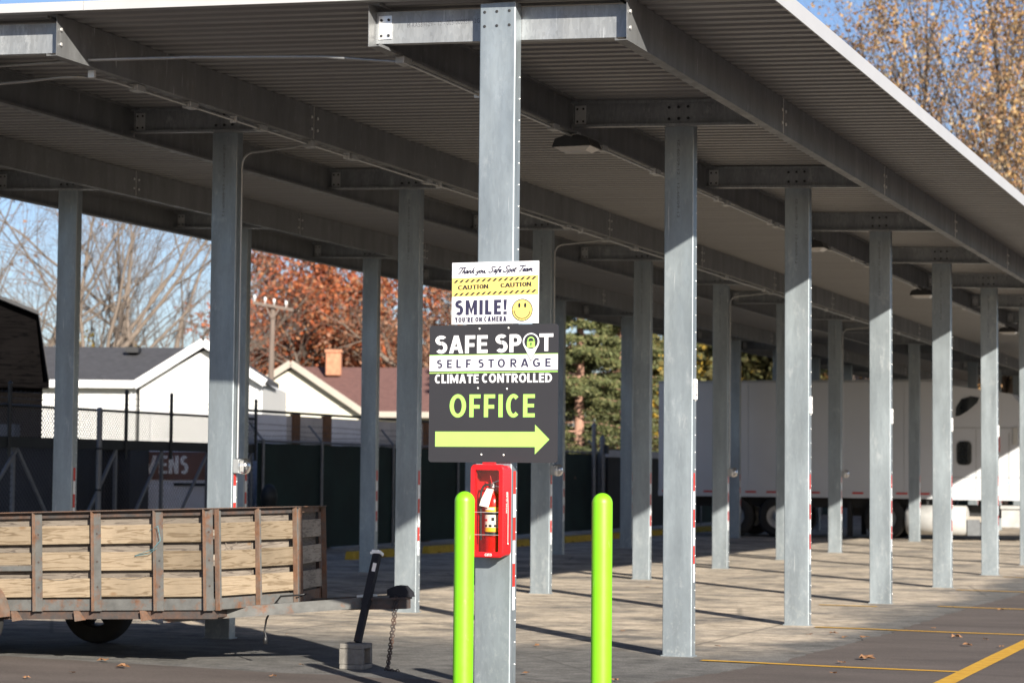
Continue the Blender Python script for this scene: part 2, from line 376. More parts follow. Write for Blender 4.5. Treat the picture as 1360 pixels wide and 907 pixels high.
M['grass'] = simple('dry_lawn', (.10,.10,.045), .95, 0, .3, 2, .4)

# ------------------------------------------------------------------ text
_tc = {}
def text_raw(body, bold=0.0, spacing=1.0):
    key = (body, bold, spacing)
    if key not in _tc:
        cu = bpy.data.curves.new('t', 'FONT'); cu.body = body; cu.size = 1; cu.offset = bold; cu.space_character = spacing
        cu.resolution_u = 4; o = bpy.data.objects.new('t', cu); COL.objects.link(o)
        ev = o.evaluated_get(bpy.context.evaluated_depsgraph_get()); me = ev.to_mesh()
        _tc[key] = ([(v.co.x, v.co.y) for v in me.vertices], [list(p.vertices) for p in me.polygons])
        ev.to_mesh_clear(); bpy.data.objects.remove(o); bpy.data.curves.remove(cu)
    return _tc[key]
def text_fit(mb, body, x0, x1, z0, z1, y, mi=0, bold=0., spacing=1., shear=0., plane='y'):
    v, f = text_raw(body, bold, spacing); a = np.array(v); mn, mx = a.min(0), a.max(0)
    out = []
    for p in a:
        u = (p-mn)/(mx-mn); X = x0+u[0]*(x1-x0)+shear*(u[1]-.5)*(z1-z0); Z = z0+u[1]*(z1-z0)
        out.append((X, y, Z) if plane == 'y' else ((y, X, Z) if plane == 'x' else (X, Z, y)))
    mb.add(out, f, mi)

# bold sans glyphs: polygons in a unit-height box, w = stem width, t = bar thickness
def _ell(cx, cz, rx, rz, w_, t_, a0, a1, n=22):
    A = [R(a) for a in np.linspace(a0, a1, n+1)]
    return [[(cx+rx*math.cos(a), cz+rz*math.sin(a)), (cx+rx*math.cos(b), cz+rz*math.sin(b)), (cx+(rx-w_)*math.cos(b), cz+(rz-t_)*math.sin(b)), (cx+(rx-w_)*math.cos(a), cz+(rz-t_)*math.sin(a))] for a, b in zip(A[:-1], A[1:])]
def _rc(x0, x1, z0, z1): return [(x0,z0),(x1,z0),(x1,z1),(x0,z1)]
GW = {'S':.60,'A':.70,'F':.50,'E':.52,'P':.60,'T':.58,'C':.60,'L':.48,'M':.84,'O':.74,'N':.68,'R':.64,'D':.68,'Y':.64,'U':.66,'G':.68,'V':.68,' ':.26}
def glyph(c, w_, t_):
    W_ = GW.get(c, w_)
    if c in "I'!": W_ = w_
    h = w_*1.06
    if c == 'I': p = [_rc(0,w_,0,1)]
    elif c == "'": p = [[(0,1),(w_*.15,.66),(w_*.85,.66),(w_,1)]]
    elif c == '!': p = [[(0,1),(w_*.2,.30),(w_*.8,.30),(w_,1)], _rc(0,w_,0,.2)]
    elif c == 'E': p = [_rc(0,w_,0,1), _rc(w_,W_,1-t_,1), _rc(w_,W_*.93,.5-t_*.42,.5+t_*.5), _rc(w_,W_,0,t_)]
    elif c == 'F': p = [_rc(0,w_,0,1), _rc(w_,W_,1-t_,1), _rc(w_,W_*.92,.46-t_*.5,.46+t_*.5)]
    elif c == 'L': p = [_rc(0,w_,0,1), _rc(w_,W_,0,t_)]
    elif c == 'T': p = [_rc(W_/2-w_/2,W_/2+w_/2,0,1-t_), _rc(0,W_,1-t_,1)]
    elif c in 'AV':
        a = W_/2-h*.55; q = (W_/2-h)/a; f = lambda z: h+a*z
        L_ = [(0,0),(h,0),(W_/2,q),(W_/2,1),(a,1)]; p = [L_, [(W_-x,z) for x,z in L_[::-1]]]
        if c == 'A': p.append([(f(.2),.2),(W_-f(.2),.2),(W_-f(.2+t_*.9),.2+t_*.9),(f(.2+t_*.9),.2+t_*.9)])
        else: p = [[(x,1-z) for x,z in q_[::-1]] for q_ in p]
    elif c == 'M': p = [_rc(0,w_,0,1), _rc(W_-w_,W_,0,1), [(w_,1),(w_,.52),(W_/2,0.0),(W_/2,.42)], [(W_-w_,1),(W_/2,.42),(W_/2,0.0),(W_-w_,.52)]]
    elif c == 'N': p = [_rc(0,w_,0,1), _rc(W_-w_,W_,0,1), [(w_,1),(w_,.58),(W_-w_,0),(W_-w_,.42)]]
    elif c == 'Y': L_ = [(0,1),(W_/2-w_/2,.40),(W_/2,.40),(W_/2,.62),(h,1)]; p = [L_, [(W_-x,z) for x,z in L_[::-1]], _rc(W_/2-w_/2,W_/2+w_/2,0,.40)]
    elif c == 'O': p = _ell(W_/2,.5,W_/2,.515,w_,t_,0,360,36)
    elif c == 'C': p = _ell(W_*.54,.5,W_*.54,.515,w_,t_,48,312,28)
    elif c == 'G': p = _ell(W_*.52,.5,W_*.52,.515,w_,t_,45,318,28)+[_rc(W_-w_*.95,W_,.10,.36), _rc(W_*.55,W_,.36,.36+t_)]
    elif c == 'U': p = [_rc(0,w_,.36,1), _rc(W_-w_,W_,.36,1)]+_ell(W_/2,.36,W_/2,.375,w_,t_,180,360,20)
    elif c in 'PR':
        cx = W_*.52; p = [_rc(0,w_,0,1), _rc(w_,cx,1-t_,1), _rc(w_,cx,.36,.36+t_)]+_ell(cx,.68,W_-cx-.02,.32,w_,t_,-90,90,14)
        if c == 'R': p.append([(W_*.36,.36),(W_-h,0),(W_+.02,0),(W_*.36+h,.36)])
    elif c == 'D': cx = W_*.40; p = [_rc(0,w_,0,1), _rc(w_,cx,1-t_,1), _rc(w_,cx,0,t_)]+_ell(cx,.5,W_-cx,.5,w_,t_,-90,90,20)
    elif c == 'S':
        z_ = .465; r1 = (1.01-z_)/2; r2 = (z_+t_+.01)/2
        p = _ell(W_/2,z_+r1,W_*.49,r1,w_,t_,38,275,20)+_ell(W_/2,-.01+r2,W_/2,r2,w_,t_,-142,95,20)
    else: p = []
    return W_, p
def bold_text(mb, s_, x0, x1, z0, z1, y, mi=0, w_=.20, t_=None, gap=.11):
    H_ = z1-z0; tot = 10.
    for _ in range(4):                                # stems keep their true width when squeezed
        kx = (x1-x0)/tot; wu = w_*H_/kx; tot = sum(glyph(c, wu, .15)[0] for c in s_)+gap*(len(s_)-1)
    t_ = t_ or w_*.84; cx = x0; kx = (x1-x0)/tot; e = 0
    for c in s_:
        W_, P = glyph(c, w_*H_/kx, t_)
        for q in P:
            e = (e+1) % 4; mb.add([(cx+x*kx, y-.00012*e, z0+z*H_) for x, z in q], [tuple(range(len(q)))], mi)
        cx += (W_+gap)*kx
def words(parent, mat, items, name='lettering', per=False, **kw):
    for it in items:
        m = MB(); bold_text(m, *it, **kw); m.build(name, mat, parent)

# ================================================================== SETTING
g = MB(); n = 60; RG = 900
g.add([(-RG,-60,0),(RG,-60,0),(RG,RG,0),(-RG,RG,0)], [(0,1,2,3)])
tag(g.build('ground', M['ground']), kind='structure')
rng = random.Random(5)
# newer driveway asphalt laid right of and in front of the canopy, with a ragged edge
edge = []
for x in np.arange(-40, -.05, .35): edge.append((x, 1.62+.05*rng.uniform(-1,1)+.16*math.sin(x*.9)))
edge = [(x, y_+rng.uniform(-.03,.03)) for x, y_ in edge]
edge += [(.15,1.7),(.42,1.85),(.56,2.05),(.62,2.4),(.72,2.8),(.80,3.3),(.93,3.9),(.97,4.5),(.98,5.2),(1.02,6.0),(1.05,6.9),(1.10,7.8),(1.13,8.5),(1.09,9.3),(1.12,10.2),(1.09,11),(1.14,12),(1.12,13),(1.2,14),(1.25,16),(1.3,20),(1.3,60)]
ed2 = []
for (xa_, ya_), (xb2, yb2) in zip(edge[:-1], edge[1:]):
    n_ = max(1, int(math.hypot(xb2-xa_, yb2-ya_)/.12)) if yb2 < 22 else 1
    for i in range(n_): ed2.append((lerp(xa_,xb2,i/n_)+rng.uniform(-.035,.035), lerp(ya_,yb2,i/n_)+rng.uniform(-.012,.012)))
edge = ed2+[edge[-1]]
d = MB(); prev = None
base = edge + [(40,60),(40,-40),(-40,-40)]
d.add([(x,y,.004) for x,y in base], [tuple(range(len(base)))[::-1]])
tag(d.build('driveway', M['drive']), kind='structure')
def ground_strip(pts, wd, z, name='parking_line'):
    P = np.array(pts, float); T = np.gradient(P, axis=0); T /= np.linalg.norm(T, axis=1)[:,None]; N = np.stack([-T[:,1], T[:,0]], 1)
    vs = []; 
    for i in range(len(P)):
        ww = wd*(1+.06*rng.uniform(-1,1))/2
        vs += [(*(P[i]+N[i]*ww), z), (*(P[i]-N[i]*ww), z)]
    m = MB(); m.add(vs, [(2*i,2*i+1,2*i+3,2*i+2) for i in range(len(P)-1)])
    return tag(m.build(name, M['line']), kind='structure')
for yy, x0, x1 in ((4.0,.31,2.45),(8.48,.24,2.45),(12.4,-.6,.1),(12.75,.75,2.45),(16.75,.3,2.45),(21.1,.3,2.45),(25.4,.3,2.45),(29.8,.3,2.45)):
    ground_strip([(x, yy+.02*math.sin(x*3)-(x-x0)*.06) for x in np.linspace(x0, x1, 12)], .10, .008)
ground_strip([(2.53, y) for y in np.linspace(-2, 34, 40)], .15, .012)
lw = MB(); lw.add([(-140,-10,.006),(-19.6,-10,.006),(-19.6,140,.006),(-140,140,.006)], [(0,1,2,3)])
tag(lw.build('lawn', M['grass']), kind='structure')

# ================================================================== CANOPY
D, W = 4.347, 4.406; NF = 17; ROWX = [0, -W, -2*W]
YEND = (NF-1)*D + .12
def zd(x): return 4.77 - .034*x            # underside of the deck
can = thing('carport_canopy', 'long galvanized steel carport with ribbed metal roof on three rows of columns', 'carport')
# columns -------------------------------------------------------
def c_profile(hw, dp, t, lip, r):
    def arc(cx, cy, r, a0, a1): return [(cx+r*math.cos(R(a)), cy+r*math.sin(R(a))) for a in np.linspace(a0, a1, 5)]
    out = [(-hw+lip, dp)] + arc(-hw+r, dp-r, r, 90, 180) + arc(-hw+r, r, r, 180, 270) + arc(hw-r, r, r, 270, 360) + arc(hw-r, dp-r, r, 0, 90) + [(hw-lip, dp)]
    inn = [(hw-lip, dp-t)] + arc(hw-r, dp-r, r-t, 90, 0) + arc(hw-r, r, r-t, 360, 270) + arc(-hw+r, r, r-t, 270, 180) + arc(-hw+r, dp-r, r-t, 180, 90) + [(-hw+lip, dp-t)]
    return out, inn
CW, CD = .131, .115
def extrude_c(out, inn, z0, z1):
    m = MB(); n = len(out)
    for lst, flip in ((out, False), (inn, False)):
        vs = [(x,y,z0) for x,y in lst]+[(x,y,z1) for x,y in lst]
        m.add(vs, [(i, i+1, n+i+1, n+i) for i in range(n-1)], 0, False)
    rv = inn[::-1]
    vs = [(x,y,z1) for x,y in out]+[(x,y,z1) for x,y in rv]
    m.add(vs, [(i, i+1, n+i+1, n+i) for i in range(n-1)])
    vs = [(*out[0],z0),(*out[0],z1),(*rv[0],z1),(*rv[0],z0),(*out[-1],z0),(*out[-1],z1),(*rv[-1],z1),(*rv[-1],z0)]
    m.add(vs, [(0,1,2,3),(4,5,6,7)])
    return m
po, pi_ = c_profile(CW, CD, .004, .03, .010)
tops = [4.742, 4.742+.034*W, 4.742+.068*W]
colmesh = [extrude_c(po, pi_, 0, t).mesh('column', [M['galv']]) for t in tops]
sc = MB()
for i in range(29):
    z = .12+.147*i; sc.lathe([(.0058,0),(.0058,.0045),(.0001,.0065)], (CW, .085, z), 6, 0, True, np.array([[0,0,1],[0,1,0],[-1,0,0]]))
scmesh = sc.mesh('screw_row', [M['zinc']])
tp = MB()
for i in range(6):
    z1 = 1.56-.155*i; x = CW+.0012
    tp.add([(x,.030,z1-.155),(x,.078,z1-.155),(x,.078,z1),(x,.030,z1)], [(0,1,2,3)], i % 2)
tapemesh = tp.mesh('reflective_tape', [M['tape_red'], M['tape_white']])
bh = MB()
for x in (-.095, -.006, .085):
    for z in (4.683, 4.585):
        bh.lathe([(.0105,0),(.0105,.004),(.0001,.005)], (x, 0, z), 8, 0, False, np.array([[1,0,0],[0,0,-1],[0,1,0]]))
arm_bolt = MB()
for x in (-.085, 0, .085):
    for z in (.07, .17):
        arm_bolt.lathe([(.013,0),(.013,.008),(.0001,.010)], (x, -.0145, z), 6, 0, False, np.array([[1,0,0],[0,0,-1],[0,1,0]]))
armbolts = arm_bolt.mesh('bolt_group', [M['hole']])
bp = MB(); bp.box(-CW-.01, CW+.012, -.010, CD+.012, 0, .010); bpmesh = bp.mesh('base_plate', [M['galv']])
cp = MB(); text_fit(cp, 'IZ-60/09-12 - 12-60/09-12', -4.42, -3.75, -.011, .011, 0); cp.v = [(z-.005, -.0012, -x) for x, y, z in cp.v]
colprint = cp.mesh('stencil_print', [M['print']])
def arm_mesh(front):
    m = MB(); L0, L1 = -.965, .915; H = .225; t = .005; fl = .07
    def seg(y0, y1, z0, z1):
        vs = []
        for x in (L0, L1):
            s = -.034*x
            vs += [(x,y0,z0+s),(x,y1,z0+s),(x,y1,z1+s),(x,y0,z1+s)]
        m.add(vs, [(0,3,2,1),(4,5,6,7),(0,1,5,4),(1,2,6,5),(2,3,7,6),(3,0,4,7)])
    s = -1 if front else 1
    def sg(a, b, z0, z1): seg(min(a*s,b*s), max(a*s,b*s), z0, z1)
    sg(0, t, 0, H); sg(t, fl, 0, t); sg(t, fl, H-t, H); sg(fl-t, fl, t, .022); sg(fl-t, fl, H-.022, H-t)
    return m.mesh('crossarm', [M['arm']])
arm_f, arm_b = arm_mesh(True), arm_mesh(False)
clip = MB(); clip.box(-.05, .05, -.006, 0, .03, .195)
for x in (-.028, .028):
    for z in (.055, .165): clip.lathe([(.010,0),(.010,.008),(.0001,.010)], (x,-.006,z), 6, 1, False, np.array([[1,0,0],[0,0,-1],[0,1,0]]))
clipmesh = clip.mesh('clip_plate', [M['zinc'], M['hole']])
for f in range(NF):
    for r, rx in enumerate(ROWX):
        dx = -.007 if (r == 0 and f == 0) else 0
        c = link('column', colmesh[r], can, (rx+dx, f*D, 0))
        link('base_plate', bpmesh, c); 
        if f < 8: tag(link('screw_row', scmesh, c), kind='stuff')
        link('reflective_tape', tapemesh, c)
        zb = (4.505 if f == 0 else 4.537) - .034*rx
        y0 = f*D + (CD+.004 if f == 0 else -.006)
        if r < 2 and 0 < f < 8: tag(link('stencil_print', colprint, c, (0, 0, tops[r]-4.742)), kind='stuff')
        a = link('crossarm', arm_b if f == 0 else arm_f, can, (rx, y0, zb))
        if f == 0:
            tag(bh.build('bolt_row', M['hole'], c, (0, 0, .034*(-rx))), kind='stuff')
        else: tag(link('bolt_group', armbolts, a), kind='stuff')
        for sx in ((-.895,) if f == 0 else (-.895, .845)):
            cl = link('clip_plate', clipmesh, a, (sx, -.001 if f == 0 else -.0075, -.034*sx))
# purlins -------------------------------------------------------
def purlin_mesh(side, L):
    m = MB(); H, fl, t, lip = .305, .085, .004, .02; s = -side
    def b(x0, x1, z0, z1): m.box(min(x0*s,x1*s), max(x0*s,x1*s), 0, L, z0, z1)
    b(0, t, 0, H); b(t, fl, 0, t); b(t, fl, H-t, H); b(fl-t, fl, t, lip); b(fl-t, fl, H-lip, H-t)
    return m.mesh('purlin', [M['purlin']])
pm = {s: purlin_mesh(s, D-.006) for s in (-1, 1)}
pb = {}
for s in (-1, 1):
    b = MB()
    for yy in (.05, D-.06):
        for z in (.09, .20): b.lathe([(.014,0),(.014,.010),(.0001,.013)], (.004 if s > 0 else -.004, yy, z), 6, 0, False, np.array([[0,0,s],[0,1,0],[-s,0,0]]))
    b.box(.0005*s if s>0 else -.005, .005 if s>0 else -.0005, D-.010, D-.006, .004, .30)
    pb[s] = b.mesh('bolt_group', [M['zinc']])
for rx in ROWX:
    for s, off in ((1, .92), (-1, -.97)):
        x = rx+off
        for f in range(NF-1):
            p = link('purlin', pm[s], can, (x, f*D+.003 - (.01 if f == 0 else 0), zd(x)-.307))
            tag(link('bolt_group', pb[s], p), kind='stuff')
# roof ----------------------------------------------------------
XR, XL = 1.92, -10.78; Y0 = -.098; PT = .183
rp = MB(); prof = []
for k in range(3): prof += [(k*PT,0),(k*PT+.082,0),(k*PT+.100,.038),(k*PT+.165,.038)]
prof.append((3*PT-.0005, 0))
vs = []
for x in (XL, XR): vs += [(x, y, zd(x)+z) for y, z in prof]
k = len(prof); rp.add(vs, [(i, k+i, k+i+1, i+1) for i in range(k-1)])
rpm = rp.mesh('roof_panel', [M['deck']]); y = Y0
while y < YEND:
    link('roof_panel', rpm, can, (0, y, 0)); y += 3*PT
YEND = y
def trim(x0, x1, y0, y1, dz0, dz1, name='roof_trim'):
    vs = []
    for x in (x0, x1):
        for yy in (y0, y1): vs += [(x,yy,zd(x)+dz0),(x,yy,zd(x)+dz1)]
    m = MB(); m.add(vs, [(0,4,5,1),(2,3,7,6),(0,1,3,2),(4,6,7,5),(0,2,6,4),(1,5,7,3)]); return m.build(name, M['trim'], can)
trim(XL, -3.202, Y0-.012, Y0-.002, .0, .068); trim(-3.198, XR, Y0-.012, Y0-.002, .0, .068)
trim(XR+.002, XR+.014, Y0-.012, YEND, -.075, .040); trim(XL-.014, XL-.002, Y0-.012, YEND, -.10, .045)
trim(XL, XR, YEND, YEND+.012, 0, .068)
# mill print along the first crossarm
mp = MB(); text_fit(mp, 'M-RA539629 - 12 - 005-0009SF-12GA', -.73, -.16, 4.505+.034*.45+.118, 4.505+.034*.45+.150, CD+.0027, 0, 0, 1.1)
tag(mp.build('stencil_print', M['print'], can), kind='stuff')

# ---------------------------------------------- electrical runs
def conduit_run(label, pts, r, boxes, straps, pipes_extra=(), group=None):
    t = thing('electrical_conduit', label, 'conduit', (0,0,0), 0, group)
    m = MB(); m.tube(pts, r, 8); m.build('pipe', M['conduit'], t)
    for p in pipes_extra: q = MB(); q.tube(p, r*.9, 8); q.build('pipe', M['conduit'], t)
    for (x,y,z,a,b_,c_) in boxes:
        q = MB(); q.bev(x-a,x+a,y-b_,y+b_,z-c_,z+c_,.004); q.build('junction_box', M['boxmetal'], t)
    q = MB()
    for (x,y,z) in straps:
        q.box(x-.028,x+.028,y-.012,y+.012,z-.024,z+.030); 
    q2 = None
    if straps: tag(q.build('strap', M['zinc'], t), kind='stuff')
    return t
xa, za = -.90, zd(-.97)-.307-.030
run_a = [(xa, y, za) for y in np.linspace(.40, 39, 40)]
bx = [(xa, yy, za+.004, .035, .07, .026) for yy in (.45, 3.64, 4.95, 6.6, 7.3)] + [(xa, yy, za+.004, .035, .07, .026) for yy in (9.2,11.4,12.9,14.3,16.6,18.2,20.2,22)]
conduit_run('thin conduit under the beam left of the sign post carrying the flood lights', run_a, .012, bx, [(xa, y, za) for y in np.arange(1.9, 38, 2.3)])
xb = -3.565; zb_ = zd(-3.486)-.307-.030
def elbow(a, b, c, n=6): a,b,c=map(np.array,(a,b,c)); return [tuple((1-t)**2*a+2*t*(1-t)*b+t*t*c) for t in np.linspace(0,1,n)]
run_b = [(-8.2, .75, zb_-.005), (-4.9,.75,zb_-.01), (-4.2,.70,zb_-.005)]+elbow((-4.0,.66,zb_-.004),(-3.6,.55,zb_),(xb,1.0,zb_))+[(xb, y, zb_) for y in np.linspace(1.4, 39, 36)]
drops = []
for f in (1, 3, 5, 7):
    xx, yy = -W+CW+.022, f*D+.055
    drops.append([(xb, yy-.02, zb_)]+[(xb-.15, yy, zb_-.02),(xx+.22, yy, zb_-.045)]+elbow((xx+.13, yy, zb_-.05),(xx, yy, zb_-.055),(xx, yy, zb_-.19))+[(xx, yy, 2.6), (xx, yy, 1.66)])
bxb = [(xb, yy, zb_+.004, .04, .07, .026) for yy in (1.30, 2.16, 3.43, 5.34, 7.2, 9.8, 11.6, 14.3, 16.2, 18.9)] + [(xb, f*D+.055, zb_, .045, .045, .03) for f in (1,3,5,7)]
conduit_run('long conduit under the beam above the middle columns dropping to the outlets', run_b, .0125, bxb, [(xb, y, zb_) for y in np.arange(.62, 38, 2.3)], drops)
zc = za
run_c = [(-8.2,.44,zd(-6)-.307-.09),(-4.9,.44,zd(-4.6)-.29),(-4.2,.44,zd(-3.9)-.277),(-3.5,.44,zd(-3.5)-.262),(-2.6,.44,zd(-2.6)-.262),(-1.5,.44,zd(-1.5)-.285),(-1.1,.44,za+.02),(-.93,.44,za)]
conduit_run('bright conduit bridging from left beam across to box beside the sign post', run_c, .0125, [], [])
# flood lights
fl0 = None
LABELS = ['black flood light with white lens under the roof nearest the sign post', 'second black flood light along the beam, beyond the first column right of the sign',
          'third black flood light along the beam, beside the third column right of sign', 'farthest black flood light along the beam, near the right picture edge']
for i, yy in enumerate((4.25, 13.3, 20.9, 30.2)):
    if i == 0:
        fl0 = thing('flood_light', LABELS[0], 'light', (xa, yy, za-.02), 0, 'flood lights under the carport beam')
        m = MB(); m.prism([(-.18,-.070),(.18,-.070),(.15,.0),(.06,.03),(-.06,.03),(-.15,.0)], -.15, .15, 'y'); m.build('housing', M['black'], fl0)
        m = MB()
        m.add([(-.165,-.14,-.0705),(.165,-.14,-.0705),(.165,.14,-.0705),(-.165,.14,-.0705),(-.11,-.09,-.105),(.11,-.09,-.105),(.11,.09,-.105),(-.11,.09,-.105)],
              [(4,7,6,5),(0,4,5,1),(1,5,6,2),(2,6,7,3),(3,7,4,0)]); m.build('lens', M['lens'], fl0)
        m = MB(); m.box(-.02,.02,-.05,.05,.028,.07); m.build('bracket', M['boxmetal'], fl0)
    else: copy_thing(fl0, (xa, yy, za-.02), LABELS[i])
# outlets on every other middle column
ob0 = None; OL = ['weatherproof outlet box on the column behind the wooden trailer', 'weatherproof outlet with clear bubble cover on the column behind the black sign',
                  'small outlet box on middle column just right of first sunlit column', 'farthest outlet box, on the middle column before the white semi trailer']
for i, f in enumerate((1, 3, 5, 7)):
    p = (-W+CW+.001, f*D+.055, 1.585)
    if i == 0:
        ob0 = thing('outlet_box', OL[0], 'outlet', p, 0, 'outlets on the middle columns')
        m = MB(); m.bev(0,.065,-.05,.05,-.065,.065,.006); m.build('box', M['boxmetal'], ob0)
        m = MB(); m.lathe([(.001,.09),(.03,.086),(.055,.07),(.064,.045),(.066,0)], (.065,0,0), 14, 0, True, np.array([[0,0,1],[0,1,0],[-1.15,0,0]])); m.build('cover', M['bubble'], ob0)
        m = MB(); m.box(.066,.072,-.03,.03,-.05,.05); m.build('receptacle', M['plate'], ob0)
    else: copy_thing(ob0, p, OL[i])
# stall number plates
np0 = None
for i, f in enumerate(range(1, 7)):
    lab = ['white number plate on the nearest fully sunlit column right of the bollards', 'white number plate on the second column right of the lime bollards', 'white number plate on the third column right of the lime bollards',
           'white number plate on the fourth column right of the lime bollards', 'white number plate on the fifth column right of the lime bollards', 'white number plate on the column at the right picture edge'][i]
    p = (CW, f*D+.06, 2.275)
    if i == 0:
        np0 = thing('number_plate', lab, 'number plate', p, 0, 'stall number plates')
        m = MB(); m.bev(.001,.014,-.045,.045,-.09,.09,.004); m.build('plate', M['plate'], np0)
        m = MB(); text_fit(m, 'E-102', -.055, .055, -.018, .018, 0, 0, .01); m.v = [(.0155, z, x) for (x, y, z) in m.v]; m.build('digits', M['ink'], np0)
    else: copy_thing(np0, p, lab)

# ================================================================== SIGNS
XS = -.004
def flat(mb, pts, y, mi=0): mb.add([(x, y, z) for x, z in pts], [tuple(range(len(pts)))], mi)
def disc(mb, cx, cz, r, y, mi=0, n=28, rz=None): flat(mb, [(cx+r*math.cos(2*math.pi*i/n), cz+(rz or r)*math.sin(2*math.pi*i/n)) for i in range(n)], y, mi)
def ring(mb, cx, cz, r0, r1, y, mi=0, n=32, a0=0, a1=360):
    A = [R(a) for a in np.linspace(a0, a1, n+1)]
    vs = [(cx+r0*math.cos(a), y, cz+r0*math.sin(a)) for a in A]+[(cx+r1*math.cos(a), y, cz+r1*math.sin(a)) for a in A]
    mb.add(vs, [(i, i+1, n+2+i, n+1+i) for i in range(n)], mi)
def stroke(mb, pts, wd, y, mi=0):
    P = np.array(pts, float)
    if len(P) > 2:                                   # Catmull-Rom smoothing
        Q = np.vstack([2*P[0]-P[1], P, 2*P[-1]-P[-2]]); o = []
        for i in range(1, len(Q)-2):
            for t in np.linspace(0, 1, 4, endpoint=False):
                a, b, c, d_ = Q[i-1], Q[i], Q[i+1], Q[i+2]
                o.append(.5*((2*b)+(-a+c)*t+(2*a-5*b+4*c-d_)*t*t+(-a+3*b-3*c+d_)*t**3))
        P = np.array(o+[P[-1]])
    T = np.gradient(P, axis=0); T /= np.linalg.norm(T, axis=1)[:,None]+1e-9; N = np.stack([-T[:,1], T[:,0]], 1)*wd/2
    n = len(P); vs = [(p[0],y,p[1]) for p in P+N]+[(p[0],y,p[1]) for p in P-N]
    mb.add(vs, [(i,i+1,n+i+1,n+i) for i in range(n-1)], mi)
SCRIPT = {'T': (.62, [[(0,.82),(.08,1),(.45,.98),(.85,1.06)], [(.48,1.0),(.40,.5),(.28,.05),(.1,.02)]]),
 'h': (.42, [[(0,0),(.1,.5),(.17,1.0)], [(.03,.2),(.15,.46),(.25,.42),(.26,.15),(.33,.0),(.42,.1)]]),
 'a': (.42, [[(.30,.42),(.15,.48),(.02,.25),(.07,.03),(.19,.08),(.30,.42),(.28,.1),(.34,.0),(.43,.1)]]),
 'n': (.42, [[(.06,.46),(0,0)], [(.03,.2),(.15,.46),(.25,.42),(.26,.15),(.33,.0),(.42,.1)]]),
 'k': (.42, [[(0,0),(.1,.5),(.16,1.0)], [(.32,.48),(.2,.3),(.07,.24),(.2,.2),(.30,.0),(.42,.08)]]),
 'y': (.40, [[(0,.45),(.04,.1),(.16,.04),(.30,.45)], [(.30,.45),(.22,0),(.10,-.40),(-.06,-.32)]]),
 'o': (.38, [[(.15,.46),(.02,.28),(.06,.03),(.2,.06),(.28,.3),(.15,.46),(.34,.38)]]),
 'u': (.44, [[(0,.45),(.03,.1),(.14,.02),(.30,.45)], [(.30,.45),(.29,.08),(.36,.0),(.44,.1)]]),
 ',': (.22, [[(.06,.06),(.0,-.14)]]), ' ': (.30, []),
 'S': (.62, [[(.62,.88),(.48,1.05),(.22,.98),(.18,.74),(.40,.48),(.40,.18),(.18,.0),(-.04,.10),(-.02,.24)]]),
 'f': (.30, [[(.34,.9),(.24,1.02),(.13,.75),(.05,.0),(-.06,-.40)], [(-.02,.42),(.28,.45)]]),
 'e': (.34, [[(.02,.22),(.2,.28),(.24,.42),(.12,.48),(.01,.25),(.07,.02),(.2,.02),(.34,.14)]]),
 'p': (.40, [[(.05,.46),(-.06,-.40)], [(.02,.3),(.15,.48),(.28,.4),(.25,.1),(.12,.0),(.02,.08)]]),
 't': (.28, [[(.13,.8),(.04,.12),(.12,.0),(.26,.1)], [(-.04,.5),(.26,.53)]]),
 'm': (.62, [[(.06,.46),(0,0)], [(.03,.2),(.13,.46),(.22,.42),(.20,.0)], [(.22,.2),(.33,.46),(.43,.42),(.43,.15),(.50,.0),(.60,.1)]])}
def script(mb, s, x0, x1, z0, h, y, wd, tilt=0):
    tot = sum(SCRIPT[c][0] for c in s); k = (x1-x0)/tot; cx = x0
    for c in s:
        adv, st = SCRIPT[c]
        for q in st: stroke(mb, [(cx+(p[0]+.30*p[1])*k, z0+p[1]*h+tilt*(cx-x0)) for p in q], wd, y)
        cx += adv*k
# upper notice ---------------------------------------------------
up = thing('camera_notice_sign', 'white and yellow caution sign with smiley face above the black office sign', 'sign', (XS, -.004, 2.55))
X0, X1, Z1 = -.313, .315, .420; ys = -.013
m = MB(); m.bev(X0, X1, -.012, 0, 0, Z1, .001); m.build('sign_board', M['signwhite'], up)
def sx(px): return X0+(px-107)/(1157-107)*(X1-X0)
def sz(pz): return Z1*(1-(pz-74)/(828-74))
m = MB(); flat(m, [(sx(110),sz(491)),(sx(1155),sz(480)),(sx(1155),sz(246)),(sx(110),sz(265))], ys); m.build('caution_band', M['signyellow'], up)
for row, (za_, zb2) in enumerate(((322, 286), (481, 446))):
    for i in range(15):
        a = 128+i*67.2; dz = -i*1.7
        m = MB(); flat(m, [(sx(a),sz(za_+dz)),(sx(a+29),sz(za_+dz)),(sx(a+66),sz(zb2+dz)),(sx(a+37),sz(zb2+dz))], ys-.001); m.build('hazard_stripe', M['signblack'], up)
for a in (183, 700):
    m = MB(); ls = zip('CAUTION', (0,54,118,178,236,262,316), (56,64,54,52,18,52,54)); dz = (a-183)*.034
    for c, o_, wd_ in ls:
        z0_, z1_ = sz(406-dz-o_*.03), sz(355-dz-o_*.03); bold_text(m, c, sx(a+o_), sx(a+o_+wd_), z0_, z1_, ys-.001, 0, .36 if c != 'I' else .36, .16)
        for fx in {'C':(), 'A':(.08,.9), 'U':(.15,.85), 'T':(.5,), 'I':(.5,), 'O':(), 'N':(.1,.9)}[c]:
            xs_ = sx(a+o_+wd_*fx)
            for zq in ((z0_,) if c in 'ATN' else (z0_, z1_-.004) if c == 'I' else (z1_-.004,)): flat(m, [(xs_-.0065,zq),(xs_+.0065,zq),(xs_+.0065,zq+.004),(xs_-.0065,zq+.004)], ys-.0018)
    m.build('lettering', M['signblack'], up)
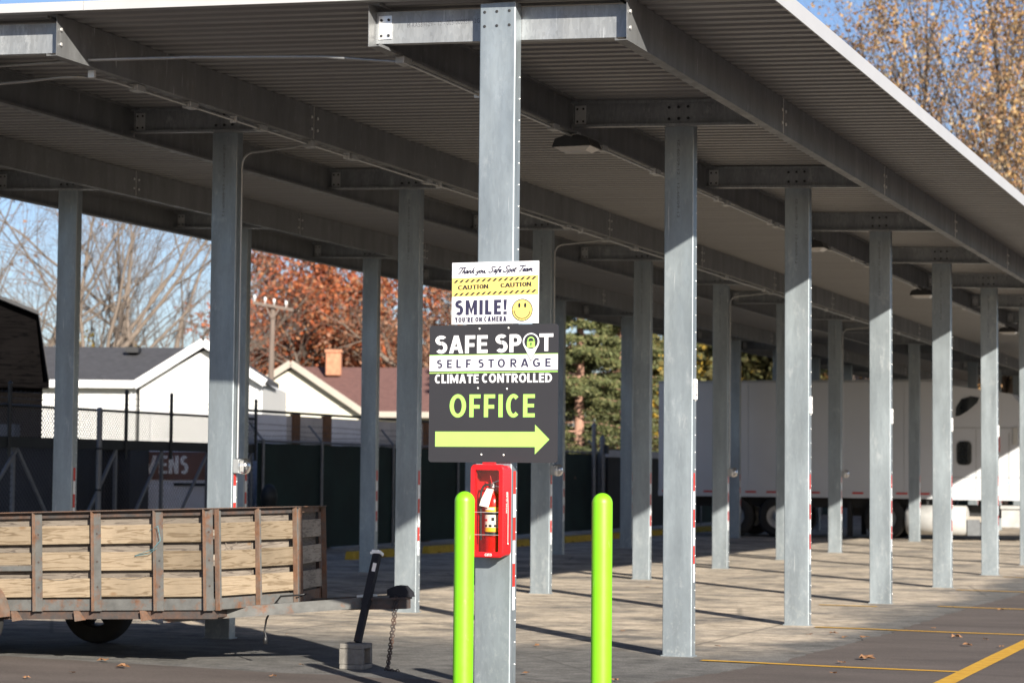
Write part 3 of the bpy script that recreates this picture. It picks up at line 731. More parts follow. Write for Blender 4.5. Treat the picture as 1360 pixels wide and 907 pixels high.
m = MB(); script(m, 'Thank you, Safe Spot Team', sx(175), sx(1085), sz(208), (208-140)/754*Z1, ys, .0078, .012); tag(m.build('lettering', M['ink'], up), kind='stuff')
words(up, M['ink'], [('SMILE!', sx(150), sx(780), sz(716), sz(535), ys, 0, .25)], gap=.16)
words(up, M['ink'], [("YOU'RE", sx(150), sx(372), sz(804), sz(744), ys, 0, .27), ('ON', sx(398), sx(480), sz(801), sz(742), ys, 0, .27), ('CAMERA', sx(506), sx(776), sz(800), sz(738), ys, 0, .27)], gap=.14)
fc = MB(); cx, cz, rr = sx(965), sz(666), (1090-838)/2/1050*(X1-X0)
disc(fc, cx, cz, rr, ys); fo = fc.build('smiley_face', M['signyellow'], up)
m = MB(); ring(m, cx, cz, rr*.93, rr*1.0, ys-.001, 0, 40)
for s in (-1, 1):
    disc(m, cx+s*rr*.28, cz+rr*.42, rr*.11, ys-.001, 0, 16, rr*.22); stroke(m, [(cx+s*rr*.83-.006,cz-rr*.06-.003),(cx+s*rr*.75,cz-rr*.10),(cx+s*rr*.70+.004,cz-rr*.03)], .0025, ys-.001)
ring(m, cx, cz-rr*.02, rr*.715, rr*.785, ys-.001, 0, 30, 187, 353)
m.build('face_line', M['signblack'], fo)
# office sign ----------------------------------------------------
of = thing('office_sign', 'black self storage office sign with lime arrow pointing right on steel column', 'sign', (XS-.004, -.004, 1.616))
A0, A1, H2 = -.468, .462, .928; yo = -.013
rad = .02; bd = []
for cx_, cz_, a in ((A1-rad, H2-rad, 0), (A0+rad, H2-rad, 90), (A0+rad, rad, 180), (A1-rad, rad, 270)):
    bd += [(cx_+rad*math.cos(R(a+t)), cz_+rad*math.sin(R(a+t))) for t in (0, 30, 60, 90)]
m = MB(); m.prism(bd, -.012, 0, 'y'); m.build('sign_board', M['signgrey'], of)
def ox(px): return A0+(px-45)/(833-45)*(A1-A0)
def oz(pz): return H2*(1-(pz-50)/(888-50))
m = MB(); flat(m, [(A0+.001,oz(331)),(A1-.001,oz(328)),(A1-.001,oz(232)),(A0+.001,oz(236))], yo); m.build('white_band', M['signwhite'], of)
m = MB(); flat(m, [(A0+.001,oz(237)),(A1-.001,oz(233)),(A1-.001,oz(228)),(A0+.001,oz(231))], yo-.0006)
flat(m, [(A0+.001,oz(345)),(A1-.001,oz(341)),(A1-.001,oz(335)),(A0+.001,oz(338))], yo); m.build('lime_line', M['signgreen'], of)
words(of, M['signwhite'], [('SAFE', ox(80), ox(405), oz(222), oz(113), yo, 0, .235), ('SP', ox(452), ox(614), oz(220), oz(110), yo, 0, .235), ('T', ox(720), ox(804), oz(214), oz(108), yo, 0, .235)], gap=.09)
words(of, M['signwhite'], [('CLIMATE', ox(80), ox(352), oz(405), oz(351), yo, 0, .24), ('CONTROLLED', ox(372), ox(798), oz(403), oz(348), yo, 0, .24)], gap=.10)
words(of, M['ink'], [(ch, ox(a), ox(b), oz(313-(a-92)*.006), oz(261-(a-92)*.006), yo-.001, 0, .23) for ch, a, b in (('S',92,126),('E',155,186),('L',213,242),('F',273,303),('S',349,383),('T',410,446),('O',468,513),('R',545,585),('A',608,657),('G',682,726),('E',757,790))])
words(of, M['signgreen'], [('OFFICE', ox(174), ox(696), oz(613), oz(474), yo, 0, .20)], gap=.15)
m = MB(); flat(m, [(ox(86),oz(793)),(ox(698),oz(793)),(ox(698),oz(837)),(ox(785),oz(747)),(ox(698),oz(658)),(ox(698),oz(701)),(ox(86),oz(701))], yo); m.build('arrow', M['signgreen'], of)
pin = MB(); cx, cz = ox(670), oz(157); rr = (720-620)/2/788*(A1-A0)
tipz = oz(270); tip_ = [(cx+1.06*rr*math.cos(R(a)), cz+1.06*rr*math.sin(R(a))) for a in np.linspace(-32, 212, 40)]+[(cx, tipz-.008)]
flat(pin, tip_, yo-.0015, 1)
tip_ = [(cx+rr*math.cos(R(a)), cz+rr*math.sin(R(a))) for a in np.linspace(-30, 210, 40)]+[(cx, tipz)]
flat(pin, tip_, yo-.002, 0); disc(pin, cx, cz+.002, rr*.82, yo-.0025, 1, 36)
po_ = pin.build('map_pin', [M['signwhite'], M['signgrey']], of)
m = MB(); flat(m, [(ox(646),oz(193)),(ox(694),oz(191)),(ox(694),oz(153)),(ox(646),oz(155))], yo-.003); ring(m, cx, oz(150), rr*.30, rr*.44, yo-.003, 0, 20, 0, 180)
flat(m, [(cx-rr*.44,oz(155)),(cx-rr*.30,oz(155)),(cx-rr*.30,oz(148)),(cx-rr*.44,oz(148))], yo-.003); flat(m, [(cx+rr*.30,oz(155)),(cx+rr*.44,oz(155)),(cx+rr*.44,oz(148)),(cx+rr*.30,oz(148))], yo-.003)
disc(m, cx, oz(168), .006, yo-.0035, 1, 12); flat(m, [(cx-.004,oz(182)),(cx+.004,oz(182)),(cx+.002,oz(170)),(cx-.002,oz(170))], yo-.0035, 1)
m.build('padlock', [M['signgreen'], M['signblack']], po_)
for px, pz in ((353,73),(531,71),(347,436),(525,441),(372,840),(508,842)):
    m = MB(); m.lathe([(.0065,0),(.006,.003),(.0001,.005)], (ox(px), -.012, oz(pz)), 8, 0, True, np.array([[1,0,0],[0,0,-1],[0,1,0]])); m.build('rivet', M['letterwhite'], of)

# ================================================================== FIRE CABINET
fx0, fx1, fz0, fz1 = -.112, .130, .985, 1.602; fd = .15
cb = thing('extinguisher_cabinet', 'red fire extinguisher cabinet with clear front on column below office sign', 'cabinet', (0,0,0))
def rrect(x0, x1, z0, z1, r, n=6):
    o = []
    for cx_, cz_, a in ((x1-r,z1-r,0),(x0+r,z1-r,90),(x0+r,z0+r,180),(x1-r,z0+r,270)):
        o += [(cx_+r*math.cos(R(a+t)), cz_+r*math.sin(R(a+t))) for t in np.linspace(0,90,n)]
    return o
o1 = rrect(fx0, fx1, fz0, fz1, .035); i1 = rrect(fx0+.034, fx1-.034, fz0+.036, fz1-.036, .012); o2 = rrect(fx0+.006, fx1-.006, fz0+.006, fz1-.006, .032)
n = len(o1)
sh = MB()                                            # shell: outer walls + back + inner walls
def band(m, A, ya, B, yb, mi=0, flip=False):
    n = len(A); vs = [(x,ya,z) for x,z in A]+[(x,yb,z) for x,z in B]
    fs = [(i,(i+1)%n,n+(i+1)%n,n+i) for i in range(n)]
    m.add(vs, [f[::-1] for f in fs] if flip else fs, mi, True)
band(sh, o2, -.004, o2, -fd+.035); ib = rrect(fx0+.014, fx1-.014, fz0+.014, fz1-.014, .026)
band(sh, ib, -.010, ib, -fd+.035, 0, True); flat(sh, ib, -.010); flat(sh, o2, -.004)
sh.build('shell', M['red'], cb)
fr = MB(); band(fr, o1, -fd+.036, o1, -fd-.005); band(fr, o1, -fd-.005, rrect(fx0+.008,fx1-.008,fz0+.008,fz1-.008,.03), -fd-.014); band(fr, rrect(fx0+.008,fx1-.008,fz0+.008,fz1-.008,.03), -fd-.014, i1, -fd-.012); band(fr, i1, -fd-.012, i1, -fd+.03)
band(fr, i1, -fd+.036, o1, -fd+.036)
frame = fr.build('door_frame', M['red'], cb)
m = MB(); flat(m, i1, -fd+.005); m.build('clear_pane', M['clear'], frame)
m = MB(); text_fit(m, 'cato', .0, .05, fz0+.010, fz0+.030, -fd-.0145); m.build('moulded_mark', M['plate'], frame)
m = MB()
for z in (1.285, 1.135): m.tube([(fx0+.03, -fd-.003, z), (fx1-.03, -fd-.003, z)], .0018, 6)
m.build('retaining_wire', M['zinc'], cb)
m = MB(); m.tube([(fx1-.002,-fd*.55,1.42),(fx1+.002,-fd*.55,1.3),(fx1+.002,-fd*.55,1.08)], .004, 6); m.lathe([(.0001,-.008),(.008,0),(.0001,.008)], (fx1+.003,-fd*.55,1.075), 8); m.build('breaker_rod', M['chrome'], cb)
m = MB(); text_fit(m, 'BREAK GLASS', 1.28, 1.42, -.105, -.085, 0, 0, .02); m.v = [(fx1-.0045, z, x) for x, y, z in m.v]; m.build('side_lettering', M['plate'], cb)
m = MB(); m.bev(-.03,.06,-fd+.0,-fd+.03,fz1+.001,fz1+.014,.003); m.build('top_latch', M['red'], cb)
# extinguisher inside
ex = thing('fire_extinguisher', 'red fire extinguisher with yellow label and paper tag inside clear cabinet', 'extinguisher', (.022, -.074, fz0+.0145))
Rr = .056
m = MB(); m.lathe([(.001,0),(Rr*.9,0),(Rr,.008),(Rr,.335),(Rr*.97,.36),(Rr*.82,.39),(Rr*.55,.408),(.02,.418),(.018,.43)], (0,0,0), 28); m.build('cylinder', M['redtank'], ex)
m = MB(); A = [R(a) for a in np.linspace(195, 345, 16)]
def lab(z0, z1, mi, r=Rr+.0008, a0=195, a1=345):
    A = [R(a) for a in np.linspace(a0, a1, 16)]
    vs = [(r*math.cos(a), r*math.sin(a), z0) for a in A]+[(r*math.cos(a), r*math.sin(a), z1) for a in A]
    m.add(vs, [(i,i+1,17+i,16+i) for i in range(15)], mi, True)
lab(.155,.320,0); lab(.183,.268,1,Rr+.0016,215,325); lab(.268,.284,2,Rr+.0016,200,340); lab(.300,.316,1,Rr+.0016,215,300); lab(.128,.153,2); lab(.135,.147,3,Rr+.0016,205,225)
for a in (228, 262, 296): lab(.187,.202,2,Rr+.0024,a,a+20)
lab(.225,.24,3,Rr+.0024,220,250); lab(.228,.25,2,Rr+.0024,280,300)
m.build('label', [M['label'], M['paper'], M['signblack'], M['red']], ex)
m = MB(); m.lathe([(.018,.425),(.02,.44),(.02,.47),(.012,.48),(.001,.482)], (0,0,0), 14); m.lathe([(.016,0),(.016,.014),(.001,.016)], (.004,-.018,.452), 12, 0, True, np.array([[1,0,0],[0,0,-1],[0,1,0]])); m.build('valve', M['chrome'], ex)
m = MB(); m.beam((-.012,-.004,.476),(.075,-.012,.505),.018,.006); m.beam((.0,-.004,.462),(.072,-.012,.452),.018,.006); m.build('lever', M['chrome'], ex)
m = MB(); m.tube([(-.004,-.012,.47),(-.012,-.015,.505),(-.016,-.015,.525)], .0035, 6); m.build('pin', M['redtank'], ex)
m = MB(); m.tube(elbow((-.012,-.01,.462),(-.075,-.025,.49),(-.078,-.03,.39),8)+[(-.074,-.035,.2),(-.072,-.035,.10)], .0075, 8); m.build('hose', M['black'], ex)
m = MB(); m.add([(-.022,-.064,.445),(.028,-.066,.438),(-.006,-.073,.318),(-.072,-.070,.328),(-.060,-.069,.372)], [(0,1,2,3,4)]); m.build('inspection_tag', M['paper'], ex)

# ================================================================== BOLLARDS
def bollard(loc, label):
    t = thing('bollard', label, 'bollard', loc, 0, 'lime green bollards')
    m = MB(); r = .0665; h = 1.425
    m.lathe([(r,.0),(r,h-r)]+[(r*math.cos(R(a)), h-r+r*math.sin(R(a))) for a in np.linspace(6, 89.5, 12)], (0,0,0), 36); m.build('sleeve', M['lime'], t)
    m = MB(); m.lathe([(r+.012,0),(r+.012,.02),(r+.001,.024)], (0,0,0), 30); m.build('collar', M['concrete'], t)
bollard((-.033,-.45,0), 'lime green bollard overlapping the left edge of the sign column')
bollard((.915,-.45,0), 'lime green bollard standing free to the right of the sign column')

# ================================================================== WOODEN TRAILER
TR = thing('utility_trailer', 'rusty steel frame utility trailer with pine plank sides parked beside the column', 'trailer', (-5.1, 2.40, 0))
TR.rotation_euler = (0, R(-1.9), 0)
HW, XB, XF, XT = .97, -2.62, 2.24, 2.47; ZB, ZT = .392, 1.178
def mesh_side(p, q, mats_name):  return None
# side segments: (start, end) corners going around
segs = {'near': ((XB,-HW),(XF,-HW)), 'nose_near': ((XF,-HW),(XT,0)), 'nose_far': ((XT,0),(XF,HW)), 'far': ((XF,HW),(XB,HW)), 'tail': ((XB,HW),(XB,-HW))}
rt = random.Random(3)
def wall(p, q, stations, plankmat, backmat, lit=True, shortbar=None):
    p, q = np.array(p,float), np.array(q,float); L = np.linalg.norm(q-p); u = (q-p)/L; nrm = np.array([u[1], -u[0]])   # outward
    ang = math.atan2(u[1], u[0])
    def obj(name, m, mat):
        o = m.build(name, mat, TR, (p[0],p[1],0)); o.rotation_euler.z = ang; return o
    # local frame: x along the wall, -y outward
    m = MB(); m.box(0, L, -.055, .0, ZT-.006, ZT); m.box(0, L, -.004, 0, ZT-.052, ZT-.0065); obj('top_rail', m, M['darkrust'] if lit else M['rust'])
    m = MB(); m.box(0, L, -.006, 0, ZB, ZB+.088); m.box(0, L, 0.001, .06, ZB, ZB+.006); obj('bottom_rail', m, M['steelrust'] if lit else M['rust'])
    for a, b in zip(stations[:-1], stations[1:]):
        for k, (z0, z1) in enumerate(((.115,.262),(.326,.472),(.532,.681))):
            if shortbar and a < shortbar and k == 1: z1 = .424
            m = MB(); g = .012; j = rt.uniform(-.004,.004)
            m.bev((a-b)/2+g+.02, (b-a)/2-g, -.012, .012, -(z1-z0)/2, (z1-z0)/2, .003)
            o = m.build('plank', plankmat, TR, tuple(np.append(p+u*((a+b)/2)+nrm*(.002), ZT-(z0+z1)/2+j))); o.rotation_euler.z = ang; o.rotation_euler.y = rt.uniform(-.004,.004)
        for z0, z1 in ((.03,.165),(.24,.36),(.45,.57),(.66,.72)):
            m = MB(); m.bev((a-b)/2+.005, (b-a)/2-.005, -.010, .010, -(z1-z0)/2, (z1-z0)/2, .002)
            o = m.build('backing_board', backmat, TR, tuple(np.append(p+u*((a+b)/2)-nrm*(.047+rt.uniform(-.003,.003)), ZT-(z0+z1)/2))); o.rotation_euler.z = ang
        if shortbar and a < shortbar:
            m = MB(); m.box(a+.03, b-.01, -.03, .01, ZT-.468, ZT-.430); obj('fender_rail', m, M['steelrust'])
    for i, a in enumerate(stations):
        m = MB(); m.box(a-.020, a-.014, -.058, -.0155, ZB-.004, ZT-.008); m.box(a-.0135, a+.048, -.022, -.0155, ZB-.004, ZT-.010)
        o = obj('post', m, [M['rust'], M['steelrust']])
        o.data.polygons.foreach_set('material_index', [0]*6+[1]*6)
        b = MB()
        for z in (.18,.40,.60): b.lathe([(.008,0),(.008,.004),(.0001,.006)], (a+.018,-.022,ZT-z), 6, 0, False, np.array([[1,0,0],[0,0,-1],[0,1,0]]))
        bo = b.build('bolt_row', M['darkrust'], o); tag(bo, kind='stuff')
near_st = [x-XB for x in (-2.60,-2.04,-1.50,-.96,-.42,.12,.66,1.20,1.76,2.20)]
wall((XB,-HW),(XF,-HW), near_st, M['plank'], M['oldplank'], True, 3.2)
Ln = math.hypot(XT-XF, HW)
wall((XF,-HW),(XT,0), [.02,.50,Ln-.03], M['plank'], M['oldplank'])
wall((XT,0),(XF,HW), [.03,Ln-.05], M['greyplank'], M['oldplank'], False)
wall((XF,HW),(XB,HW), [.05,.6,1.2,1.8,2.4,3.0,3.6,4.2,4.82], M['greyplank'], M['oldplank'], False)
wall((XB,HW),(XB,-HW), [.04,.65,1.3,1.9], M['greyplank'], M['oldplank'], False)
m = MB(); m.box(XB+.02, XF-.02, -HW+.08, HW-.08, ZB+.02, ZB+.05); m.build('deck_floor', M['oldplank'], TR)
m = MB(); m.box(XB+.01, XF, -HW+.02, -HW+.06, ZB-.07, ZB-.002); m.box(XB+.01, XF, HW-.06, HW-.02, ZB-.07, ZB-.002)
for x in (-2.4,-1.6,-.8,.05,.9,1.7,2.15): m.box(x, x+.05, -HW+.06, HW-.06, ZB-.065, ZB-.003)
m.build('chassis', M['darkrust'], TR)
for x in (.42, 1.0, 1.60, -.2, -.9, -1.6):
    m = MB(); m.prism([(x,ZB-.002),(x+.03,ZB-.002),(x+.085,ZB-.075),(x+.01,ZB-.085)], -HW-.03, -HW+.015, 'y'); m.build('gusset', M['rust'], TR)
# axle, wheels, fenders
m = MB(); m.tube([(0,-HW,.33),(0,HW,.33)], .035, 10); m.build('axle', M['darkframe'], TR)
for s in (-1, 1):
    Mx = np.array([[1,0,0],[0,0,1],[0,-1,0]], float); yc = s*(HW+.07); r = .335
    wl = MB(); wl.lathe([(.19,-.085),(.24,-.10),(.30,-.102),(.325,-.085),(r,-.05),(r,.05),(.325,.085),(.30,.102),(.24,.10),(.19,.085),(.19,-.085)], (0,yc,.335), 36, 0, True, Mx)
    ti = wl.build('wheel', M['tyre'], TR)
    rm = MB(); rm.lathe([(.195,-.08),(.185,-.06),(.18,.0),(.185,.06),(.195,.08)], (0,yc,.335), 28, 0, True, Mx)
    rm.lathe([(.07,.012),(.07,-.012),(.0001,-.02)], (0,yc,.335), 16, 0, True, Mx)
    for k_ in range(5):
        a = 2*math.pi*k_/5+.3; c_, s_ = math.cos(a), math.sin(a); q = .055
        rm.add([(c_*.05-s_*q, yc+.01*e, .335+s_*.05+c_*q) for e in (-1,1)]+[(c_*.05+s_*q, yc+.01*e, .335+s_*.05-c_*q) for e in (-1,1)]+[(c_*.19-s_*q*.8, yc+.02*e, .335+s_*.19+c_*q*.8) for e in (-1,1)]+[(c_*.19+s_*q*.8, yc+.02*e, .335+s_*.19-c_*q*.8) for e in (-1,1)],
               [(0,4,6,2),(1,3,7,5),(0,1,5,4),(2,6,7,3)])
    rm.build('rim', M['darkframe'], ti)
    fe = MB(); A = [R(a) for a in np.linspace(2, 178, 18)]; ro = .405; ya, yb = (s*(HW+.012), s*(HW+.20))
    vs = [(ro*math.cos(a), y_, .335+ro*math.sin(a)*.93) for y_ in (ya, yb) for a in A]
    k_ = len(A); fe.add(vs, [(i,i+1,k_+i+1,k_+i) for i in range(k_-1)], 0, True)
    vs = [(ro*math.cos(a), yb, .335+ro*math.sin(a)*.93) for a in A]+[((ro-.045)*math.cos(a), yb, .335+(ro-.045)*math.sin(a)*.93) for a in A]
    fe.add(vs, [(i,i+1,k_+i+1,k_+i) for i in range(k_-1)], 0, False)
    fe.build('fender', M['rust'], TR)
# tongue
for s in (-1, 1):
    m = MB(); m.beam((1.75,s*.90,ZB-.060),(3.32,s*.05,ZB+.02),.045,.085); m.build('tongue_beam', M['steelrust'], TR)
m = MB(); m.prism([(2.95,-.20),(3.20,-.17),(3.47,-.06),(3.47,.06),(3.20,.17),(2.95,.20)], ZB+.030, ZB+.046, 'z'); m.prism([(2.96,-.18),(3.22,-.15),(3.46,-.05),(3.46,.05),(3.22,.15),(2.96,.18)], ZB-.045, ZB+.0295, 'z')
m.build('hitch_plate', M['darkrust'], TR)
m = MB(); m.prism([(3.30,ZB+.047),(3.50,ZB+.047),(3.49,ZB+.085),(3.44,ZB+.135),(3.38,ZB+.14),(3.30,ZB+.11)], -.05, .05, 'y'); m.build('coupler', M['blacksteel'], TR)
# jack: world-space points brought into the trailer frame
Ti = Matrix.LocRotScale(Vector((-5.1,2.40,0)), TR.rotation_euler.to_quaternion(), None).inverted()
def tl(p): return tuple(Ti@Vector(p))
JB, JT = Vector((-1.955, 2.10, .205)), Vector((-1.905, 2.36, .91))
dj = (JT-JB).normalized()
m = MB(); m.beam(tl(JB), tl(JB+dj*.36), .050, .050, 0, (0,1,0)); m.beam(tl(JB+dj*.30), tl(JT-dj*.02), .058, .058, 0, (0,1,0)); jk = m.build('jack', M['blacksteel'], TR)
m = MB(); m.beam(tl(JT-dj*.025), tl(JT), .075, .075, 0, (0,1,0)); m.beam(tl(JT+Vector((-.05,-.03,-.012))), tl(JT+Vector((.02,-.03,.006))), .02, .02); m.build('jack_cap', M['letterwhite'], jk)
m = MB(); c_ = JT-dj*.13+Vector((.012,-.036,0)); m.beam(tl(c_-dj*.035), tl(c_+dj*.035), .028, .003, 0, (.35,-.93,0)); m.build('sticker', M['paper'], jk)
m = MB(); m.bev(3.05,3.17,-.09,.06,ZB+.047,ZB+.068,.004); m.build('jack_bracket', M['zinc'], TR)
ch = MB()
def link_ring(c, d, up_, L=.034, w_=.020, r=.0042):
    d = np.array(d,float); d /= np.linalg.norm(d); a = np.array(up_,float); a -= d*(a@d); a /= np.linalg.norm(a)
    pts = [np.array(c)+d*(L/2*math.cos(t))+a*(w_/2*math.sin(t)) for t in np.linspace(0, 2*math.pi, 9)]
    ch.tube(pts, r, 4, 0, False)
for sgn in (0, 1):
    a = np.array(tl((-1.735+.018*sgn, 2.33, .56))); b = np.array(tl((-1.665+.01*sgn, 2.02, .015)))
    for i in range(24):
        t = (i+.5)/24; c_ = a*(1-t)+b*t+np.array([0, 0, -.05*math.sin(math.pi*t)*(.3+.5*sgn)])*1
        link_ring(c_, b-a, (1,.3,0) if i % 2 else (.2,-1,.2), .036)
for i in range(5): link_ring(tl((-1.66+.028*i, 2.0-.01*i, .008)), (1,-.3,0), (0,1,0) if i % 2 else (0,0,1), .036)
tag(ch.build('safety_chain', M['darkrust'], TR), kind='stuff')
m = MB(); q = [(-2.55,1.98,.545),(-2.5,2.05,.57),(-2.72,2.05,.55),(-2.80,2.06,.46),(-2.86,2.08,.36),(-2.875,2.08,.27),(-2.86,2.08,.22)]
m.tube([tl((x+.12,y_-.02,z)) for x,y_,z in q], .008, 6); wr = m.build('light_cable', M['black'], TR)
m = MB(); m.lathe([(.001,0),(.016,.002),(.018,.045),(.009,.06)], tl((-2.745,2.06,.165)), 10); m.build('plug', M['black'], wr)
m = MB(); wl_ = [(1.70,-HW-.03,ZT-.16),(1.79,-HW-.066,ZT-.13),(1.81,-HW-.06,ZT-.24),(1.74,-HW-.06,ZT-.31),(1.60,-HW-.03,ZT-.345),(1.56,-HW-.03,ZT-.36),(1.70,-HW-.05,ZT-.345),(1.78,-HW-.07,ZT-.30)]
m.tube(wl_, .0026, 5); m.build('blue_twine', simple('faded_blue_twine', (.07,.19,.22), .7), TR)
m = MB()
for x0_, x1_, zz in ((.70,1.02,.545),(1.34,1.66,.545),(2.26,2.36,.3)):
    m.tube([(lerp(x0_,x1_,t), -HW-.016 if x1_ < 2.2 else -HW+.16, ZT-zz+.03*(2*t-1)**2) for t in np.linspace(0,1,7)], .003, 4)
m.build('loose_wire', M['oldplank'], TR)
# cinder block under the jack
cbk = thing('cinder_block', 'grey half cinder block under the trailer jack', 'block', (-1.955, 2.07, 0), R(2))
m = MB(); t_ = .04
m.bev(-.1,.1,-.1,.1,0,t_,.006); m.bev(-.1,.1,-.1,.1,.2-t_,.2,.006); m.bev(-.1,.1,-.1,-.1+t_-.001,t_+.001,.2-t_-.001,.003); m.bev(-.1,.1,.1-t_+.001,.1,t_+.001,.2-t_-.001,.003); m.box(-.098,-.08,-.06,.06,t_+.001,.2-t_-.001)
m.build('block', M['concrete'], cbk)

# ================================================================== FALLEN LEAVES
rl = random.Random(9)
LV = [(138,877,.10),(163,886,.12),(96,893,.06),(35,900,.06),(401,883,.05),(363,898,.06),(382,842,.05),(713,857,.06),(699,894,.07),(953,858,.06),(827,838,.05),(817,903,.06),
      (1074,843,.07),(1107,841,.09),(1121,846,.06),(1148,847,.10),(1151,875,.15),(1118,880,.07),(1270,846,.12),(1285,857,.10),(1309,849,.06),(1330,859,.06),(1330,810,.09),(1107,894,.06),(1240,834,.05),(860,780,.08)]
LFL = ['brown leaf with a dark edge at the edge of the trailer shadow', 'broad orange leaf in front of the trailer wheel', 'small curled leaf near the bottom left corner', 'dark leaf at the bottom left corner of the pavement', 'small leaf left of the cinder block on the brown asphalt', 'dark brown leaf at the bottom left of the cinder block', 'tiny leaf in the sun under the trailer tongue', 'small leaf just right of the sign column base', 'curled tan leaf at the bottom right of the sign column', 'small leaf on grey asphalt right of the first sunlit column', 'tiny leaf just right of the right lime bollard', 'leaf at the foot of the right lime bollard', 'pale leaf nearest the second sunlit column base', "pale tan leaf below the second parking line's left end", 'small leaf between two pale ones below the second parking line', 'orange leaf on the ragged edge of the dark asphalt', 'largest orange brown leaf, alone on the dark asphalt', 'small leaf just above the nearest thin parking line', 'broad brown leaf right of centre on the dark asphalt', 'pale curled leaf near the thick yellow line', 'small leaf between the pale leaf and the thick yellow line', 'reddish leaf close to the thick yellow line at right', 'leaf on dark asphalt beside the third parking line', 'tiny leaf below the nearest thin parking line', 'small leaf touching the second thin parking line', 'small leaf in the sun among the middle columns']
for (px, py, s), lfl in zip(LV, LFL):
    p = at_plane(px, py, 2, .012); m = MB(); k_ = 10; a0 = rl.uniform(0, 6.28)
    rim = []
    for i in range(k_):
        a = a0+2*math.pi*i/k_; r_ = s*(.5 if i % 2 else .30)*rl.uniform(.8,1.15)
        rim.append((r_*math.cos(a)*1.15, r_*math.sin(a)*.9, rl.uniform(.0,.30)*s))
    m.add([(0,0,.01)]+rim, [(0,1+i,1+(i+1) % k_) for i in range(k_)], 0, False)
    o = m.build('fallen_leaf', M['deadleaf'], None, p); tag(o, lfl, 'leaf', 'fallen leaves on the asphalt')

# ================================================================== FENCE AND YARD (left, beyond the carport)
FX = -13.4
def mesh_panel(m, y0, y1, z0, z1, x=FX, step=.062, r=.0024):
    h = z1-z0; k_ = 0; y_ = y0-h
    while y_ < y1:
        for s in (1, -1):
            ya_, yb2 = (y_, y_+h) if s > 0 else (y_+h, y_)
            za_, zb2 = z0, z1
            t0, t1 = 0., 1.
            for lim, sg in ((y0, -1), (y1, 1)):
                da = yb2-ya_
                t = (lim-ya_)/da
                if sg < 0: (t0, t1) = (max(t0, t), t1) if da > 0 else (t0, min(t1, t))
                else: (t0, t1) = (t0, min(t1, t)) if da > 0 else (max(t0, t), t1)
            if t1 > t0+.01:
                xo = .003*s
                m.tube([(x+xo, lerp(ya_,yb2,t0), lerp(za_,zb2,t0)), (x+xo, lerp(ya_,yb2,t1), lerp(za_,zb2,t1))], r, 3, 0, False, False)
        y_ += step
# rolling gate
gate = thing('sliding_gate', 'tall chain link sliding gate with diagonal braces and barbed wire, left background', 'gate')
GY0, GY1 = 10.5, 22.45
def gpart(name, fn, mat, kind=None):
    m = MB(); fn(m); o = m.build(name, mat, gate); 
    if kind: tag(o, kind=kind)
    return o
gpart('top_rail', lambda m: m.box(FX-.045, FX+.045, GY0, GY1, 1.86, 2.02), M['darkpost'])
gpart('bottom_rail', lambda m: m.box(FX-.03, FX+.03, GY0, GY1, .10, .17), M['darkpost'])
gpart('upper_rail', lambda m: m.tube([(FX,GY0,2.485),(FX,GY1,2.485)], .022, 8), M['darkpost'])
for y_ in (11.2, 13.0, 14.65, 16.15, 17.6, 19.1, 20.7, 22.35):
    gpart('upright', lambda m: m.box(FX-.025, FX+.025, y_-.025, y_+.025, .17, 1.86), M['brace'])
for ya_, yb2 in ((11.25,12.95),(14.7,13.05),(14.7,16.1),(17.55,16.2),(19.05,17.65),(20.65,19.15),(22.3,20.75)):
    gpart('diagonal_brace', lambda m: m.beam((FX+.03,ya_,1.84),(FX+.03,yb2,.19),.035,.05), M['brace'])
for y_ in (11.6, 14.45, 17.83, 19.31, 22.42):
    gpart('extension_post', lambda m: (m.tube([(FX+.055,y_,1.72),(FX+.055,y_,2.80)], .030, 8), m.lathe([(.034,0),(.030,.03),(.001,.05)], (FX+.055,y_,2.80), 8)), M['darkpost'])
gpart('chain_link', lambda m: mesh_panel(m, GY0, GY1, 2.02, 2.475, FX, .072, .0062), M['wire'], 'stuff')
gpart('chain_link', lambda m: mesh_panel(m, GY0, GY1, .17, 1.86, FX, .090, .0030), M['wire'], 'stuff')
def barbs(m, y0, y1, zs, x=FX, tip=True):
    for z in zs:
        P = [(x, y_, z+.012*math.sin(y_*2.1+z*9)) for y_ in np.arange(y0, y1+.01, .5)]; m.tube(P, .0035, 4, 0, False)
        for y_ in np.arange(y0+.06, y1, .125): m.beam((x-.012,y_-.012,z-.02),(x+.012,y_+.012,z+.022),.004,.004)
gpart('barbed_wire', lambda m: barbs(m, GY0, GY1, (2.60,2.70)), M['wire'], 'stuff')
def spikes(m, y0, y1, z, h=.05):
    for y_ in np.arange(y0, y1, .07): m.beam((FX,y_,z),(FX+.004,y_+.008,z+h),.006,.006)
gpart('wire_tips', lambda m: spikes(m, GY0, GY1, 2.49), M['darkpost'], 'stuff')
m = MB(); m.tube([(FX+.3,16.6,0),(FX+.3,16.6,2.46)], .045, 12); m.lathe([(.05,0),(.05,.02),(.03,.05),(.001,.062)], (FX+.3,16.6,2.46), 12)
gp = thing('gate_post', 'single thick round galvanized post standing in front of the sliding gate', 'post'); m.build('post', M['post'], gp)
m = MB(); 
for z in (.55,1.2,1.85): m.lathe([(.047,0),(.051,.004),(.051,.03),(.047,.034)], (FX+.3,16.6,z), 12)
m.build('clamp_band', M['darkpost'], gp)
